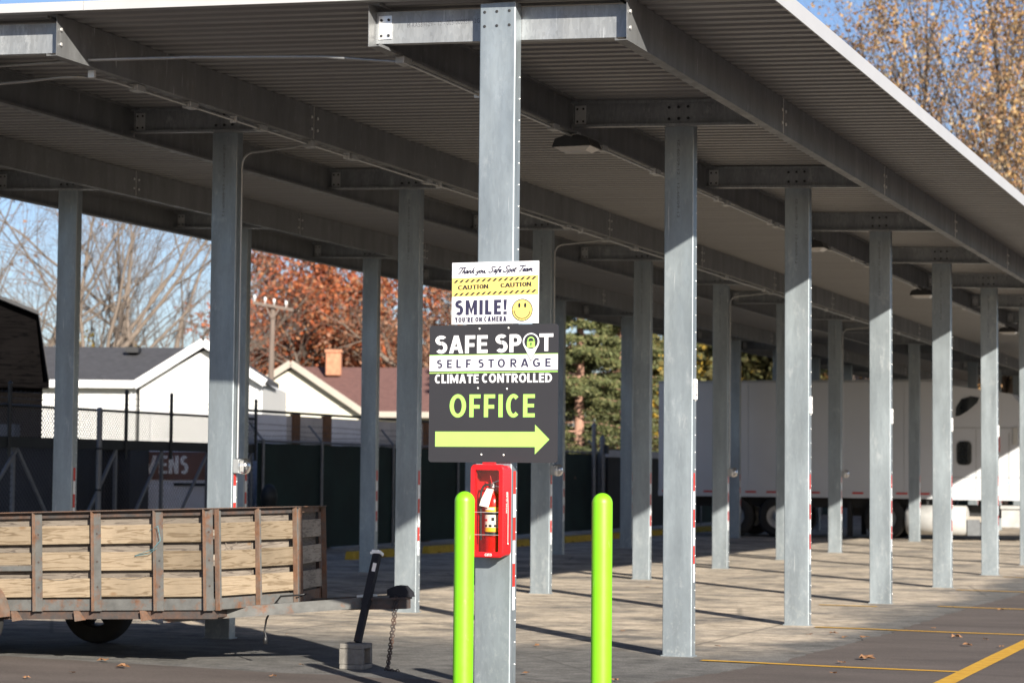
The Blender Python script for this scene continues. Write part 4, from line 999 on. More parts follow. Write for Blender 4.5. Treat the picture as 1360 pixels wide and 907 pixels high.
# screened fence
def fence(label, pts, posts, arm):
    t = thing('screened_fence', label, 'fence')
    for (xa_,ya_),(xb2,yb2) in zip(pts[:-1], pts[1:]):
        L = math.hypot(xb2-xa_, yb2-ya_); k_ = max(2, int(L/.4)); vs = []
        for i in range(k_+1):
            t_ = i/k_; b_ = .018*math.sin(i*1.7)+.01*math.sin(i*.53); nx, ny = (yb2-ya_)/L, -(xb2-xa_)/L
            for z in (.06, .75, 1.4, 2.06): vs.append((lerp(xa_,xb2,t_)+nx*b_*(1 if z in (.75,1.4) else .2), lerp(ya_,yb2,t_)+ny*b_, z-(.02*abs(math.sin(i*.9)) if z > 2 else 0)))
        m = MB(); m.add(vs, [(4*i+j, 4*i+4+j, 4*i+5+j, 4*i+1+j) for i in range(k_) for j in range(3)], 0, True); m.build('privacy_screen', M['greenmesh'], t)
        m = MB(); m.tube([(xa_,ya_,2.085),(xb2,yb2,2.085)], .022, 8); m.build('top_rail', M['post'], t)
    for (x,y_,out) in posts:
        m = MB(); m.tube([(x+.05*out[0],y_+.05*out[1],0),(x+.05*out[0],y_+.05*out[1],2.12)], .030, 8)
        if arm: m.beam((x+.04*out[0],y_+.04*out[1],2.10),(x-.24*out[0],y_-.24*out[1],2.42),.035,.03)
        m.build('post', M['post'], t)
    return t
pl = [(FX,y_,(1,0)) for y_ in (22.75,25.25,28.7,32.3,35.6,38.9,42.2,45.5,48.8,52.1,55.4,58.7,62,65.3,68.6,71.9,75.2)]
fn = fence('dark green screened fence with barbed wire running along the left side', [(FX,22.6),(FX,86)], pl, True)
m = MB()
for i, (dx_, z) in enumerate(((-.09,2.19),(-.16,2.29),(-.23,2.40))): barbs(m, 22.6, 70, (z,), FX+dx_)
tag(m.build('barbed_wire', M['wire'], fn), kind='stuff')
m = MB(); spikes(m, 22.6, 60, 2.09, .06); tag(m.build('wire_tips', M['post'], fn), kind='stuff')
fence('dark screened fence crossing far behind the white semi trailer', [(FX-.05,76.2),(14,76.2)], [(x,76.1,(0,-1)) for x in np.arange(-12.5, 14, 3)], False)
# plain posts of the far gate
for i, (px, lab) in enumerate(((788.5,'taller grey fence post in front of the spruce tree'),(800,'second grey fence post in front of the spruce, with black latch'))):
    p = at_plane(px, 640, 0, FX+.22+.05*i); t = thing('fence_post', lab, 'post', (p[0],p[1],0)); m = MB(); h = 2.75 if i == 0 else 2.42
    m.tube([(0,0,0),(0,0,h)], .055 if i == 0 else .07, 10); m.lathe([(.075,0),(.075,.05),(.03,.11),(.001,.13)], (0,0,h), 10); m.build('post', M['post'], t)
    if i: m = MB(); m.bev(.05,.16,-.06,.06,2.06,2.3,.01); m.build('latch', M['black'], t)
gq = thing('board_gate', 'pale topped dark gate panel right of the twin fence posts', 'gate'); p = at_plane(806, 640, 0, FX+.2)
m = MB(); m.box(FX+.17,FX+.23,p[1],p[1]+5,.1,1.98); m.build('panel', M['darkbox'], gq)
m = MB(); m.box(FX+.15,FX+.25,p[1],p[1]+5,1.985,2.17); m.build('top_board', M['paneltan'], gq)
# wheel stops
ws0 = None; k_ = 0
WSL = ['yellow parking stop behind the trailer tongue, nearest of the row', 'yellow parking stop just left of the sign column, second of the row', 'yellow parking stop seen below the black sign, third of row', 'yellow parking stop seen behind the right lime bollard', 'yellow parking stop just right of the lime bollard, fifth of row', 'yellow parking stop left of the first sunlit column, sixth', 'yellow parking stop under the white semi trailer, farthest']
YS = [float(at_plane((a+b)/2, 735-(a-460)*.07, 0, -11.1)[1]) for a, b in ((461,523),(560,620),(655,704),(742,788),(796,832),(850,885),(915,945))]
for i, y_ in enumerate(YS):
    if i == 0:
        ws0 = thing('wheel_stop', WSL[0], 'wheel stop', (-11.1,y_,0), 0, 'yellow wheel stops along the fence')
        m = MB(); L = .92
        m.prism([(-.08,0),(.08,0),(.06,.13),(.045,.145),(-.045,.145),(-.06,.13)], -L, -.50, 'y'); m.prism([(-.08,.03),(.08,.03),(.06,.13),(.045,.145),(-.045,.145),(-.06,.13)], -.50, -.36, 'y')
        m.prism([(-.08,0),(.08,0),(.06,.13),(.045,.145),(-.045,.145),(-.06,.13)], -.36, .36, 'y'); m.prism([(-.08,.03),(.08,.03),(.06,.13),(.045,.145),(-.045,.145),(-.06,.13)], .36, .50, 'y')
        m.prism([(-.08,0),(.08,0),(.06,.13),(.045,.145),(-.045,.145),(-.06,.13)], .50, L, 'y')
        m.build('stop_block', M['yellowc'], ws0)
        m = MB()
        for q in (-.7,.7): m.lathe([(.02,0),(.02,.006),(.001,.008)], (0,q,.145), 8)
        tag(m.build('anchor_pin', M['darkrust'], ws0), kind='stuff')
    else: copy_thing(ws0, (-11.1,y_,0), WSL[i])

# dark containers, lettered box trailer and shed behind the gate
def oriented(name, label, cat, px, py, depth, yaw=R(20.7)):
    p = at_depth(px, py, depth); return thing(name, label, cat, (p[0], p[1], 0), yaw), depth/F
# lettered white trailer, face towards the camera side (-Y)
lt, k_ = oriented('box_trailer', 'white box trailer with brown band lettered VENS behind the gate', 'trailer', 200, 640, 40.0)
def zz(py, depth, px=680): return float(at_depth(px, py, depth)[2])
m = MB(); m.box(-1.5, 1.0, 0, 6.5, .5, zz(598,40.0,230)-.002); m.build('body', M['panelwhite'], lt)
m = MB(); m.box(-1.5, 1.0, -.02, -.002, zz(637,40.0,230), zz(600,40.0,230)); bn = m.build('brown_band', M['signbrown'], lt)
words(bn, M['letterwhite'], [(c_, (a-200)*k_, (b-200)*k_, zz(629,40.0,230), zz(605,40.0,230), -.024, 0, .20) for c_, a, b in (('V',190,208),('E',211,222),('N',224,237),('S',239,250))])
m = MB(); m.box(.42, 1.0, -.05, -.021, zz(645,40.0,230), zz(641,40.0,230)); m.build('side_bar', M['darkpost'], lt)
for x in (-1.3, .6):
    m = MB(); m.tube([(x,1.1,.42),(x+.3,1.1,.42)], .42, 20); m.build('wheel', M['tyre'], lt)
dc, k_ = oriented('dumpster', 'dark steel dumpster behind the gate, left of the lettered trailer', 'dumpster', 156, 640, 37.9)
m = MB(); m.box(-46*k_, 16*k_, 0, 2.0, .15, zz(592,37.9,150)); m.build('body', M['darkbox'], dc)
m = MB(); m.box(-48*k_, 18*k_, -.06, -.002, zz(597,37.9,150), zz(587,37.9,150)); m.build('top_rim', M['darkpost'], dc)
for x in (-40,-21,-3,13): m = MB(); m.box(x*k_-.05, x*k_+.05, -.05, -.002, .15, zz(598,37.9,150)); m.build('rib', M['darkbox'], dc)
dc, k_ = oriented('low_container', 'long low black container behind the gate below the shed', 'container', 40, 640, 35.6)
m = MB(); m.box(-110*k_, 62*k_, 0, 1.6, .15, zz(585,35.6,40)); m.build('body', M['darkbox'], dc)
m = MB(); m.box(-112*k_, 64*k_, -.05, -.002, zz(592,35.6,40), zz(581,35.6,40)); m.build('top_rim', M['darkpost'], dc)
m = MB(); m.box(-60*k_, -24*k_, .1, .5, zz(584.5,35.6,40), zz(563,35.6,40)); m.build('tool_chest', M['post'], dc)
shd, k_ = oriented('barn_shed', 'dark gambrel roofed wooden barn shed at left picture edge', 'shed', 0, 640, 41, R(38))
zt = lambda py: zz(py, 40, 20)
prof_ = [(-190*k_,zt(505)),(-175*k_,zt(410)),(-70*k_,zt(368)),(44*k_,zt(412)),(60*k_,zt(506))]
m = MB(); m.prism([(-185*k_,0.05),(53*k_,.05),(53*k_,zt(500)),(42*k_,zt(414)),(-70*k_,zt(372)),(-172*k_,zt(413)),(-183*k_,zt(500))], 0, 4.5, 'y'); m.build('wall', M['shedwood'], shd)
for i in range(12):
    x = (-170+i*18.5)*k_; m = MB(); m.box(x, x+.045, -.025, -.002, .1, zt(520)); m.build('batten', M['shedwood'], shd)
rf = MB(); th = .07
for (a, b) in zip(prof_[:-1], prof_[1:]):
    rf.add([(a[0],-.25,a[1]+.005),(b[0],-.25,b[1]+.005),(b[0],4.7,b[1]+.005),(a[0],4.7,a[1]+.005),(a[0],-.25,a[1]+th),(b[0],-.25,b[1]+th),(b[0],4.7,b[1]+th),(a[0],4.7,a[1]+th)],
           [(0,3,2,1),(4,5,6,7),(0,1,5,4),(1,2,6,5),(2,3,7,6),(3,0,4,7)])
rf.build('roof', M['darkbox'], shd)
m = MB(); m.box(-185*k_, 60*k_, -.22, -.02, zt(512), zt(504)); m.build('eave_skirt', M['shedwood'], shd)
# row of white wall panels between brown posts
wp = thing('panel_wall', 'row of white panels between brown wooden posts above the green fence', 'wall')
PX = -13.95
def pyz(px, py): q = at_plane(px, py, 0, PX); return float(q[1]), float(q[2])
PZ = pyz(400, 549)[1]-.06
for a, b, mt in ((318,342,'panelwhite'),(342,381,'panelwhite'),(381,388,'paneltan'),(397,429,'paneltan'),(438,482,'panelwhite'),(482,520,'paneltan'),(520,562,'paneltan'),(570,600,'paneltan'),(600,660,'panelwhite')):
    ya_, zt_ = pyz(a, 545+(a-340)*.045); yb2, _ = pyz(b, 545+(b-340)*.045); m = MB(); m.box(PX-.04, PX, ya_+.01, yb2-.01, .3, PZ); m.build('panel', M[mt], wp)
for a in (392, 433.5, 566):
    ya_, _ = pyz(a-4, 560); yb2, _ = pyz(a+4, 560); m = MB(); m.box(PX-.05, PX+.05, ya_, yb2, 0, PZ+.03); m.build('post', M['brownpost'], wp)
ya_, _ = pyz(318, 545); yb2, _ = pyz(660, 560); m = MB(); m.box(PX-.07, PX+.03, ya_, yb2, PZ+.035, PZ+.08); m.build('cap_rail', M['darkpost'], wp)
# fire hydrant-like post cap behind trailer
p = at_plane(357, 670, 0, -12.6); t = thing('pipe_bollard', 'short dark pipe bollard in shade behind the trailer', 'bollard', (p[0],p[1],0))
m = MB(); m.lathe([(.14,0),(.14,1.0),(.15,1.01),(.15,1.12),(.13,1.2),(.07,1.29),(.001,1.31)], (0,0,0), 16); m.build('pipe', M['darkpost'], t)

# ================================================================== SEMI TRUCK
YT = 40.55
def sxz(px, py): q = at_plane(px, py, 1, YT); return float(q[0]), float(q[2])
st = thing('semi_trailer', 'long white semi trailer with red and white tape along the bottom rail', 'trailer', (0,YT,0))
x0, ztp = sxz(875, 506); x1, _ = sxz(1243, 508); _, zbt = sxz(1050, 652); zr0 = sxz(1050, 660)[1]
nP = 9
for i in range(nP):
    a, b = lerp(x0,x1,i/nP), lerp(x0,x1,(i+1)/nP); m = MB(); m.box(a+.004, b-.004, 0, .03, zbt+.01, ztp-.06); m.build('side_panel', M['truckwhite'], st)
m = MB(); m.box(x0+.01, x1-.01, .04, 2.42, zbt, ztp-.03); m.build('box', M['truckwhite'], st)
m = MB(); m.box(x0, x1, -.012, .06, ztp-.055, ztp); m.build('top_rail', M['boxmetal'], st)
m = MB(); m.box(x0, x1, -.012, .06, zr0, zbt+.006); br = m.build('bottom_rail', M['truckwhite'], st)
for i in range(13):
    a = lerp(x0, x1, (i+.2)/13); m = MB(); m.box(a, a+.28, -.0155, -.0125, zbt-.05, zbt-.005); m.build('tape', M['tape_red'], br)
m = MB(); m.box(x0+.1, x1-.1, .4, 2.1, .75, zr0-.005); m.build('chassis', M['darkframe'], st)
for xw in (sxz(1032,690)[0], sxz(1032,690)[0]-1.15):
    for yw in (.05, 2.0):
        Mx = np.array([[1,0,0],[0,0,1],[0,-1,0]], float)
        m = MB(); m.lathe([(.29,0),(.42,-.03),(.50,.02),(.51,.1),(.51,.35),(.45,.42),(.29,.42)], (xw,yw,.51), 28, 0, True, Mx); wv = m.build('wheel', M['tyre'], st)
        m = MB(); m.lathe([(.285,.02),(.27,.06),(.16,.12),(.10,.04),(.10,.0),(.001,-.02)], (xw,yw,.51), 24, 0, True, Mx); m.build('rim', M['trucktrim'], wv)
for xg in (lerp(x0,x1,.68),):
    m = MB(); m.box(xg, xg+.12, .3, .42, .05, .9); m.box(xg, xg+.12, 2.0, 2.12, .05, .9); m.build('landing_gear', M['darkframe'], st)
m = MB(); m.prism([(-.05,0),(.05,0),(.03,.3),(-.03,.3)], 0, .06, 'y'); m.v = [(x+sxz(910,570)[0], y_-.02, z+sxz(910,640)[1]) for x,y_,z in m.v]; m.build('reflector', M['hole'], st)
tk = thing('semi_truck', 'white semi truck sleeper cab half in the carport shadow', 'truck', (0,YT,0))
cx0 = sxz(1250, 600)[0]; cx1 = sxz(1352, 600)[0]+.35; zf = sxz(1300, 664)[1]; zc_ = sxz(1270, 512)[1]
m = MB(); body = [(cx0,zf),(cx1+1.1,zf),(cx1+1.1,2.05),(cx1+.35,2.15),(cx1+.0,2.95),(cx1-.5,3.55),(cx0+.25,zc_),(cx0,zc_-.05)]
m.prism(body, -.02, 2.3, 'y'); m.build('cab', M['truckwhite'], tk)
m = MB(); m.prism([(cx1+1.1,zf),(cx1+2.7,zf+.05),(cx1+2.75,1.55),(cx1+2.3,1.85),(cx1+1.1,2.0)], .15, 2.2, 'y'); m.build('hood', M['truckwhite'], tk)
a = [sxz(*q) for q in ((1269,553),(1270,541),(1277,530),(1290,526),(1301,528),(1298,535),(1285,546),(1275,552))]
m = MB(); m.prism(a, -.035, -.021, 'y'); m.build('window', M['glass'], tk)
m = MB(); wa, wb = sxz(1271, 617), sxz(1290.5, 586); m.prism(rrect(wa[0]-.02,wb[0]+.02,wa[1]-.02,wb[1]+.02,.12), -.032, -.021, 'y'); m.build('window_seal', M['boxmetal'], tk)
m = MB(); m.prism(rrect(wa[0],wb[0],wa[1],wb[1],.11), -.040, -.033, 'y'); m.build('window', M['glass'], tk)
m = MB(); q = sxz(1300, 568); m.box(cx0+.02, cx1+.1, -.026, -.0205, q[1]-.012, q[1]+.012); q = sxz(1300,634); m.box(cx0+.02, cx1-.2, -.026, -.0205, q[1]-.01, q[1]+.01); m.build('body_seam', M['boxmetal'], tk)
m = MB(); q = sxz(1296, 600); m.box(q[0], q[0]+.02, -.026, -.0205, zf+.1, sxz(1300,570)[1]); q = sxz(1340, 600); m.box(q[0], q[0]+.02, -.03, -.0205, zf+.1, sxz(1300,575)[1]); m.build('door_gap', M['boxmetal'], tk)
m = MB(); a, b = sxz(1346,590), sxz(1352,568); m.box(a[0], b[0], -.06, -.021, a[1], b[1]); m.build('grab_bar', M['chrome'], tk)
a, b = sxz(1322, 600), sxz(1328, 580); m = MB(); m.box(a[0],b[0],-.05,-.021,a[1],b[1]); m.build('marker_lamp', M['tape_red'], tk)
a = sxz(1337,641); m = MB(); m.box(a[0]-.05,a[0]+.08,-.024,-.0205,a[1]-.03,a[1]+.06); m.build('decal', simple('pale_blue_decal', (.35,.55,.75), .4), tk)
a, b = sxz(1203, 690), sxz(1262, 690); rr_ = .36
m = MB(); m.tube([(a[0]-.02,.30,a[1]),(a[0],.30,a[1]),(b[0]+.35,.30,a[1]),(b[0]+.37,.30,a[1])], [rr_*.86,rr_,rr_,rr_*.86], 24); m.build('fuel_tank', M['trucktrim'], tk)
a, b = sxz(1330, 700), sxz(1375, 674); m = MB(); m.box(a[0],b[0],.02,.5,a[1],a[1]+.42); m.build('step_box', M['trucktrim'], tk)
m = MB(); m.box(a[0]-.02,b[0]+.02,-.03,.5,a[1]+.44,a[1]+.52); m.build('step_plate', M['trucktrim'], tk)
a, b = sxz(1264, 693), sxz(1300, 686); m = MB(); m.box(a[0],b[0]+.3,.2,.6,a[1],b[1]); m.build('exhaust_pipe', M['browntrim'], tk)
a, b = sxz(1284,711), sxz(1300,690); m = MB(); m.box(a[0],b[0],.10,.4,a[1],b[1]); m.build('bracket', M['post'], tk)
for xw in (cx0-1.4, cx1+1.9):
    for yw in (.02, 1.9):
        m = MB(); m.lathe([(.29,0),(.42,-.03),(.50,.02),(.51,.1),(.51,.35),(.45,.42),(.29,.42)], (xw,yw,.51), 28, 0, True, Mx); wv = m.build('wheel', M['tyre'], tk)
        m = MB(); m.lathe([(.285,.02),(.27,.06),(.16,.12),(.10,.04),(.10,.0),(.001,-.02)], (xw,yw,.51), 24, 0, True, Mx); m.build('rim', M['boxmetal'], wv)
m = MB(); m.box(cx0-2.3, cx1+2.4, .6, 1.7, .55, .85); m.build('chassis', M['darkframe'], tk)

# ================================================================== HOUSES
def house(label, D_, cxpx, peak, gl, gr, eave_y, wing, wallm, roofm, trimm, name='house'):
    """front gable (left/right px gl, gr) flush with a side wing; eaves parallel to the picture"""
    k_ = D_/F; h, _k = oriented(name, label, 'house', cxpx, 640, D_)
    X = lambda px: (px-cxpx)*k_
    Z = lambda py: zz(py, D_, cxpx)
    zp, ze = Z(peak), Z(eave_y); dep_ = 7.0
    m = MB(); xg0, xg1 = X(gl), X(gr)
    ov = .12
    m.prism([(xg0+ov,0),(xg1-ov,0),(xg1-ov,ze+.04),(0,zp-.18),(xg0+ov,ze+.04)], 0, dep_, 'y'); m.build('gable_wall', wallm, h)
    wx0, wx1 = sorted((X(wing[0]), X(wing[1])))
    m = MB(); m.box(wx0, wx1, .02, dep_, 0, ze); m.build('wing_wall', wallm, h)
    # wing roof: slope rising from the eave to a ridge at the gable peak
    rx0, rx1 = (wx0-.3, 0.) if wing[1] < cxpx else (0., wx1+.3)
    m = MB(); t = .14
    def slab(a, b, c, d_): # four corners of a roof plane, thickened upward
        v = [np.array(p_, float) for p_ in (a,b,c,d_)]; m.add([tuple(p_) for p_ in v]+[tuple(p_+np.array([0,0,t])) for p_ in v], [(0,3,2,1),(4,5,6,7),(0,1,5,4),(1,2,6,5),(2,3,7,6),(3,0,4,7)])
    e0, e1 = (rx0, xg0+.05) if wing[1] < cxpx else (xg1-.05, rx1)
    slab((e0,-.35,ze-.02),(e1,-.35,ze-.02),(rx1,dep_/2,zp-.05),(rx0,dep_/2,zp-.05)); slab((rx0,dep_/2,zp-.052),(rx1,dep_/2,zp-.052),(rx1,dep_+.35,ze-.02),(rx0,dep_+.35,ze-.02))
    m.build('wing_roof', roofm, h)
    m = MB(); sl = (zp-ze)/max(.1, -xg0)
    for s, xe in ((-1, xg0), (1, xg1)):
        slope_z = ze-.06 if s < 0 else zp-(xg1)*sl-.06
        slab((xe,-.32,slope_z),(0,-.32,zp),(0,dep_/2,zp+.004),(xe,dep_/2,slope_z)) if s < 0 else slab((0,-.32,zp),(xe,-.32,slope_z),(xe,dep_/2,slope_z),(0,dep_/2,zp+.004))
    m.build('gable_roof', roofm, h)
    m = MB()
    for s, xe in ((-1, xg0), (1, xg1)):
        slope_z = ze-.06 if s < 0 else zp-(xg1)*sl-.06
        m.beam((xe,-.345,slope_z+.02),(0,-.345,zp+.05),.05,.24); m.beam((xe,-.17,slope_z-.05),(0,-.17,zp-.02),.30,.03)
    m.build('rake_board', trimm, h)
    m = MB(); m.box(rx0, (xg0 if wing[1] < cxpx else rx1), -.40, -.355, ze-.12, ze+.10) if wing[1] < cxpx else m.box(xg1, rx1, -.40, -.355, ze-.12, ze+.10); m.build('eave_fascia', trimm, h)
    return h, X, Z, k_
h1, X, Z, k_ = house('white sided house with charcoal shingle roof behind the chain link gate', 66, 269, 457, 178, 352, 511, (-30, 178), M['siding'], M['shingle'], M['whitetrim'])
m = MB(); m.box(X(199), X(345), -.05, -.005, Z(518), Z(515.5)); m.build('soffit_board', M['whitetrim'], h1)
m = MB(); m.box(X(199), X(201), -.06, -.005, 0, Z(520)); m.build('corner_board', M['whitetrim'], h1)
m = MB(); m.box(X(145), X(163), 2.3, 2.9, Z(463), Z(455)); m.build('roof_vent', M['black'], h1)
h2, X, Z, k_ = house('cream house with brown red roof and orange brick chimney', 84, 385, 484, 283, 486, 549, (486, 760), M['cream'], M['redshingle'], M['browntrim'])
chm = MB(); chm.bev(X(423), X(444), 2.4, 3.0, Z(494), Z(460), .03); chm.bev(X(421.5), X(445.5), 2.35, 3.05, Z(463), Z(458.5), .02); chm.build('chimney', M['chimney'], h2)
m = MB(); m.box(X(340), X(470), -.02, -.003, Z(541), Z(540)); m.build('siding_line', M['browntrim'], h2)
# utility pole
up_, k_ = oriented('utility_pole', 'weathered wooden utility pole with crossarm in front of the red oak', 'utility pole', 357, 640, 78)
Z = lambda py: zz(py, 78, 357)
m = MB(); m.tube([(-2*k_,0,0),(0,0,Z(540)),(2*k_,0,Z(405))], [.13,.11,.09], 10); m.build('pole', M['polewood'], up_)
m = MB(); m.beam((-24*k_,-.15,Z(401.5)),(30*k_,-.15,Z(411)),.09,.10); m.build('crossarm', M['polewood'], up_)
m = MB(); m.beam((-6*k_,-.15,Z(408)),(1*k_,-.12,Z(422)),.05,.05); m.beam((11*k_,-.15,Z(409)),(3*k_,-.12,Z(422)),.05,.05); m.build('brace', M['polewood'], up_)
for x in (-22,-8,4,20):
    m = MB(); m.lathe([(.02,0),(.02,.08),(.06,.09),(.045,.15),(.06,.17),(.03,.22),(.001,.23)], (x*k_,-.15,Z(401.5)-(x+24)/54*9.5*k_+.05), 8); m.build('insulator', M['whitetrim'], up_)

# ================================================================== TREES
def grow(rg, p, d, L, r, lvl, maxl, out, tips, par):
    n_ = 5 if lvl == 0 else 4; P = [p.copy()]; rr = [r]; taper = par.get('taper', .55)
    for i in range(n_):
        d = d + rg.normal(0, par['wob'], 3) + np.array([0,0,par['up']]); d /= np.linalg.norm(d)
        p = p + d*L/n_; P.append(p.copy()); rr.append(r*(1-(1-taper)*(i+1)/n_))
    out.append((np.array(P), rr, lvl))
    if lvl >= maxl:
        tips.extend(P[1:]); return
    if lvl >= maxl-1: tips.extend(P[2:])
    nc = par['nc'][min(lvl, len(par['nc'])-1)]
    for c in range(nc):
        t = 1. if c == 0 else rg.uniform(par['low'] if lvl == 0 else .25, 1.)
        i = min(int(t*n_), n_-1); q = P[i]+(P[i+1]-P[i])*(t*n_-i); rq = rr[i+1]
        a = rg.uniform(*par['ang'])*(.5 if c == 0 else 1); az = rg.uniform(0, 2*math.pi)
        x = np.cross(d, [.3,.2,1.]); x /= np.linalg.norm(x)+1e-9; y_ = np.cross(d, x)
        nd = d*math.cos(a)+(x*math.cos(az)+y_*math.sin(az))*math.sin(a)
        grow(rg, q.copy(), nd, L*rg.uniform(*par['ls']), rq*(.8 if c == 0 else rg.uniform(.45,.7)), lvl+1, maxl, out, tips, par)
def leaves(name, rg, tips, cnt, size, spread, mat, parent, keep=.4):
    T = np.array(tips); sel = T[rg.random(len(T)) < keep]; nr = np.sin(sel[:,0]*1.9+1)*np.sin(sel[:,1]*1.7)*np.sin(sel[:,2]*1.6+2); sel = sel[nr > -.22]; idx = rg.integers(0, len(sel), cnt); C_ = sel[idx]+rg.normal(0, spread, (cnt,3))*rg.uniform(.3,1.5,(cnt,1))
    a = rg.normal(size=(cnt,3)); a /= np.linalg.norm(a,axis=1)[:,None]; b = rg.normal(size=(cnt,3)); b -= a*(a*b).sum(1)[:,None]; b /= np.linalg.norm(b,axis=1)[:,None]
    s = size*rg.uniform(.55,1.35,(cnt,1)); a, b = a*s*.5, b*s*.36
    V = np.stack([C_-a, C_-b*.9+a*.1, C_+a, C_+b], 1).reshape(-1,3)
    me = bpy.data.meshes.new(name); me.vertices.add(len(V)); me.vertices.foreach_set('co', V.ravel())
    me.loops.add(4*cnt); me.loops.foreach_set('vertex_index', np.arange(4*cnt, dtype=np.int32)); me.polygons.add(cnt); me.polygons.foreach_set('loop_start', np.arange(0,4*cnt,4,dtype=np.int32)); 
    me.update(calc_edges=True); me.validate(); me.materials.append(mat)
    return link(name, me, parent)
def tree(name, label, base, H, r0, seed, par, maxl, leafspec=None, bark='bark', group=None, lean=(0,0), stems=1):
    rg = np.random.default_rng(seed); t = thing(name, label, 'tree', base, 0, group); segs_, tips = [], []
    for s in range(stems):
        d0 = np.array([lean[0]+(rg.uniform(-.35,.35) if stems > 1 else 0), lean[1]+(rg.uniform(-.35,.35) if stems > 1 else 0), 1.]); d0 /= np.linalg.norm(d0)
        grow(rg, np.array([rg.uniform(-.2,.2)*(stems>1)*2, rg.uniform(-.2,.2)*(stems>1), 0.]), d0, H*par.get('t0',.42), r0*(1 if stems == 1 else .7), 0, maxl, segs_, tips, par)
    m = MB(); tw = MB()
    for P, rr, lv in segs_: (m if lv < 2 else tw).tube(P, rr, 7 if lv == 0 else (5 if lv < 2 else 3), 0, False)
    m.build('trunk', M[bark], t); 
    if tw.v: tag(tw.build('branches', M[bark], t), kind='stuff')
    if leafspec:
        cnt, size, sp, mt = leafspec; tag(leaves('crown', rg, tips, cnt, size, sp, M[mt], t), kind='stuff')
    return t
def gbase(px, depth): p = at_depth(px, 640, depth); return (p[0], p[1], 0)
BR = dict(wob=.10, up=.05, nc=(6,5,4,4,3), ang=(.35,.85), ls=(.5,.78), low=.35, t0=.45)
GOLD = dict(wob=.08, up=.07, nc=(8,6,5,4), ang=(.3,.75), ls=(.5,.75), low=.35, t0=.5)
gl = [('golden leaved tree rising behind roof edge, leftmost of three', 1165, 86, 17.5, 1), ('tall golden leaved tree in the middle behind the roof edge', 1262, 82, 20.5, 2), ('golden leaved tree at the top right picture corner', 1362, 78, 20.5, 3), ]
for lab, px, dp, H, sd_ in gl: tree('golden_tree', lab, gbase(px, dp), H, .24, 20+sd_, GOLD, 4, (11000, .15, .26, 'leafgold'), 'bark', 'golden trees behind the carport')
tree('golden_tree', 'shorter dense golden tree low behind the right roof edge', gbase(1330, 72), 13.5, .2, 31, GOLD, 4, (10000, .15, .26, 'leafgold'), 'bark', 'golden trees behind the carport')
OAK = dict(wob=.10, up=.03, nc=(9,6,5,4), ang=(.45,1.05), ls=(.5,.74), low=.25, t0=.44)
tree('red_oak', 'large red oak in full autumn colour behind the utility pole', gbase(405, 112), 15.0, .35, 41, OAK, 4, (21000, .24, .40, 'leafred'), 'bark', 'red oaks behind the houses')
tree('red_oak', 'red oak behind the brick chimney, right of the tallest oak', gbase(490, 118), 14.8, .35, 42, OAK, 4, (19000, .24, .40, 'leafred'), 'bark', 'red oaks behind the houses')
tree('red_oak', 'thinner brownish oak seen beside the left edge of the signs', gbase(588, 108), 13, .35, 43, OAK, 4, (8000, .22, .45, 'leafbrown'), 'barklit', 'red oaks behind the houses')
tree('red_oak', 'low red oak glimpsed left of the utility pole', gbase(345, 122), 10.5, .35, 44, OAK, 4, (10000, .23, .45, 'leafred'), 'bark', 'red oaks behind the houses')
BARE = dict(wob=.11, up=.04, nc=(6,5,5,3,3), ang=(.3,.9), ls=(.5,.8), low=.2, t0=.55, taper=.5)
bl = [('bare tree with pale leaning trunk behind the barn shed', 10, 84, 15, (.12,.04)), ('bare tree with several leaning trunks right of the shed', 38, 80, 14, (.16,.06)), ('bare forked tree rising behind the charcoal roof', 200, 92, 14.5, (.06,.0)), ('thin bare tree beside the leftmost visible column', 120, 96, 13, (-.05,0)), ('twiggy bare tree behind the house gable', 262, 98, 11, (.02,0))]
for i, (lab, px, dp, H, ln) in enumerate(bl): tree('bare_tree', lab, gbase(px, dp), H, (.30 if i in (1,2) else .17), 60+i, BARE, 4, None, 'barklit', 'bare trees behind the white house', ln, 3 if i in (1,2) else 1)
tree('golden_shrub', 'small yellow leaved tree above the charcoal roof', gbase(128, 90), 6.6, .12, 71, GOLD, 3, (1500, .24, .3, 'leafyellow'), 'barklit')
tree('bare_tree', 'bare tree at far left with a few brown leaves', gbase(-25, 76), 13, .22, 73, BARE, 4, (300, .14, .25, 'leafbrown'), 'barklit', 'bare trees behind the white house', (.1,0))
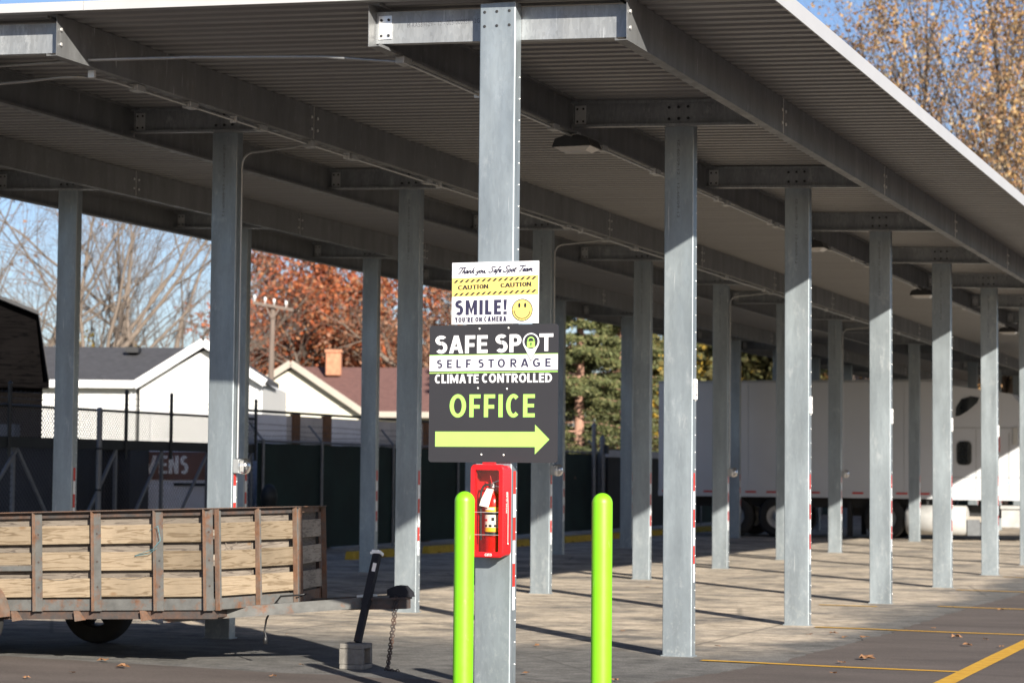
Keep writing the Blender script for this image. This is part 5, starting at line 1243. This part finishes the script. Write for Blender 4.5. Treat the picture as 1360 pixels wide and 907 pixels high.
# spruce
def spruce(label, base, H, Wd, seed):
    rg = np.random.default_rng(seed); t = thing('spruce_tree', label, 'tree', base, 0, 'spruces behind the fence'); m = MB(); m.tube([(0,0,0),(.03,0,H*.5),(0,0,H)], [.20,.14,.02], 8); m.build('trunk', M['barkpink'], t)
    tips = []; b = MB(); z = 1.0
    while z < H*.97:
        f_ = 1-z/H; L = Wd*(.12+f_**.8)*rg.uniform(.75,1.1); nb = int(rg.integers(4,7))
        for k2 in range(nb):
            if rg.random() < .12: continue
            az = 2*math.pi*(k2+rg.uniform(-.3,.3))/nb+z*2; l = L*rg.uniform(.65,1.1); dr = np.array([math.cos(az), math.sin(az)])
            P = [np.array([dr[0]*l*u, dr[1]*l*u, z+.05*l*u-.42*l*u*u+.25*l*u**3]) for u in np.linspace(0,1,6)]
            b.tube(P, [.03*f_+.01]*5+[.004], 3, 0, False)
            for u in np.linspace(.22,1,int(5+l*5)):
                q = P[min(4,int(u*5))]+(P[min(5,int(u*5)+1)]-P[min(4,int(u*5))])*(u*5-min(4,int(u*5)))
                for sd2 in (-1,1):
                    wl2 = (.14+.30*(1-abs(u-.45)))*l*.5
                    for v in np.linspace(.1,1,4): tips.append(q+np.array([-dr[1],dr[0],0])*sd2*wl2*v+np.array([0,0,-.25*wl2*v*v-.05]))
                tips.append(q)
        z += rg.uniform(.26,.46)
    tag(b.build('branches', M['barkpink'], t), kind='stuff')
    n_ = len(tips); T = np.array(tips); cnt = 60000; idx = rg.integers(0, n_, cnt); C_ = T[idx]+rg.normal(0,.055,(cnt,3))
    a = rg.normal(size=(cnt,3))*np.array([1,1,.55])+np.array([0,0,-.35]); a /= np.linalg.norm(a,axis=1)[:,None]; bb = rg.normal(size=(cnt,3)); bb -= a*(a*bb).sum(1)[:,None]; bb /= np.linalg.norm(bb,axis=1)[:,None]
    s = rg.uniform(.10,.24,(cnt,1)); V = np.stack([C_-a*s*.5, C_-bb*s*.16, C_+a*s*.5, C_+bb*s*.16],1).reshape(-1,3)
    me = bpy.data.meshes.new('crown'); me.vertices.add(len(V)); me.vertices.foreach_set('co', V.ravel()); me.loops.add(4*cnt); me.loops.foreach_set('vertex_index', np.arange(4*cnt,dtype=np.int32)); me.polygons.add(cnt); me.polygons.foreach_set('loop_start', np.arange(0,4*cnt,4,dtype=np.int32)); me.update(calc_edges=True); me.validate(); me.materials.append(M['needle'])
    tag(link('crown', me, t), kind='stuff')
spruce('tall green spruce with pinkish trunk showing right of the signs', gbase(768, 74), 11.5, 2.6, 5)
spruce('second green spruce filling the gap beside the shaded column', gbase(822, 80), 11.0, 2.8, 6)
BUSH = dict(wob=.12, up=.02, nc=(8,6,5,4), ang=(.4,1.1), ls=(.5,.75), low=.1, t0=.42)
tree('yellow_tree', 'bright yellow tree glimpsed left of the first sunlit column', gbase(874, 90), 8.2, .2, 81, BUSH, 3, (6000, .30, .4, 'leafyellow'), 'bark')
for i, (px, dp, H, mt, lab) in enumerate(((905, 92, 10, 'leafgreen', 'olive green tree above the left end of the semi trailer'), (958, 99, 10.5, 'leafgreen', 'second olive green tree above the left half of the semi trailer'), (1010, 94, 10, 'leafgreen', 'olive yellow tree above the semi trailer middle'), (1065, 97, 9.5, 'leafgold', 'pale golden tree peeking over the semi trailer'), (1125, 94, 9, 'leafgold', 'low golden tree peeking over the trailer behind columns'), (1190, 98, 9, 'leafyellow', 'yellow tree peeking over the right half of the semi trailer'), (1250, 92, 8.5, 'leafgold', 'low golden tree over the semi truck cab'), (1315, 92, 8.5, 'leafgold', 'low golden tree over the truck roof at right'))):
    tree('far_tree', lab, gbase(px, dp), H, .2, 90+i, BUSH, 3, (14000, .34, .55, mt), 'bark', 'trees beyond the semi trailer')
tree('twig_bush', 'leafless twiggy bush at the fence below the spruce', gbase(768, 60), 2.9, .05, 99, BUSH, 3, (500, .12, .2, 'leafbrown'), 'barklit', None, (0,0), 4)
for px, dp, H, lab in ((20, 60, 3.2, 'leafless hedge bush beside the shed'),): pass
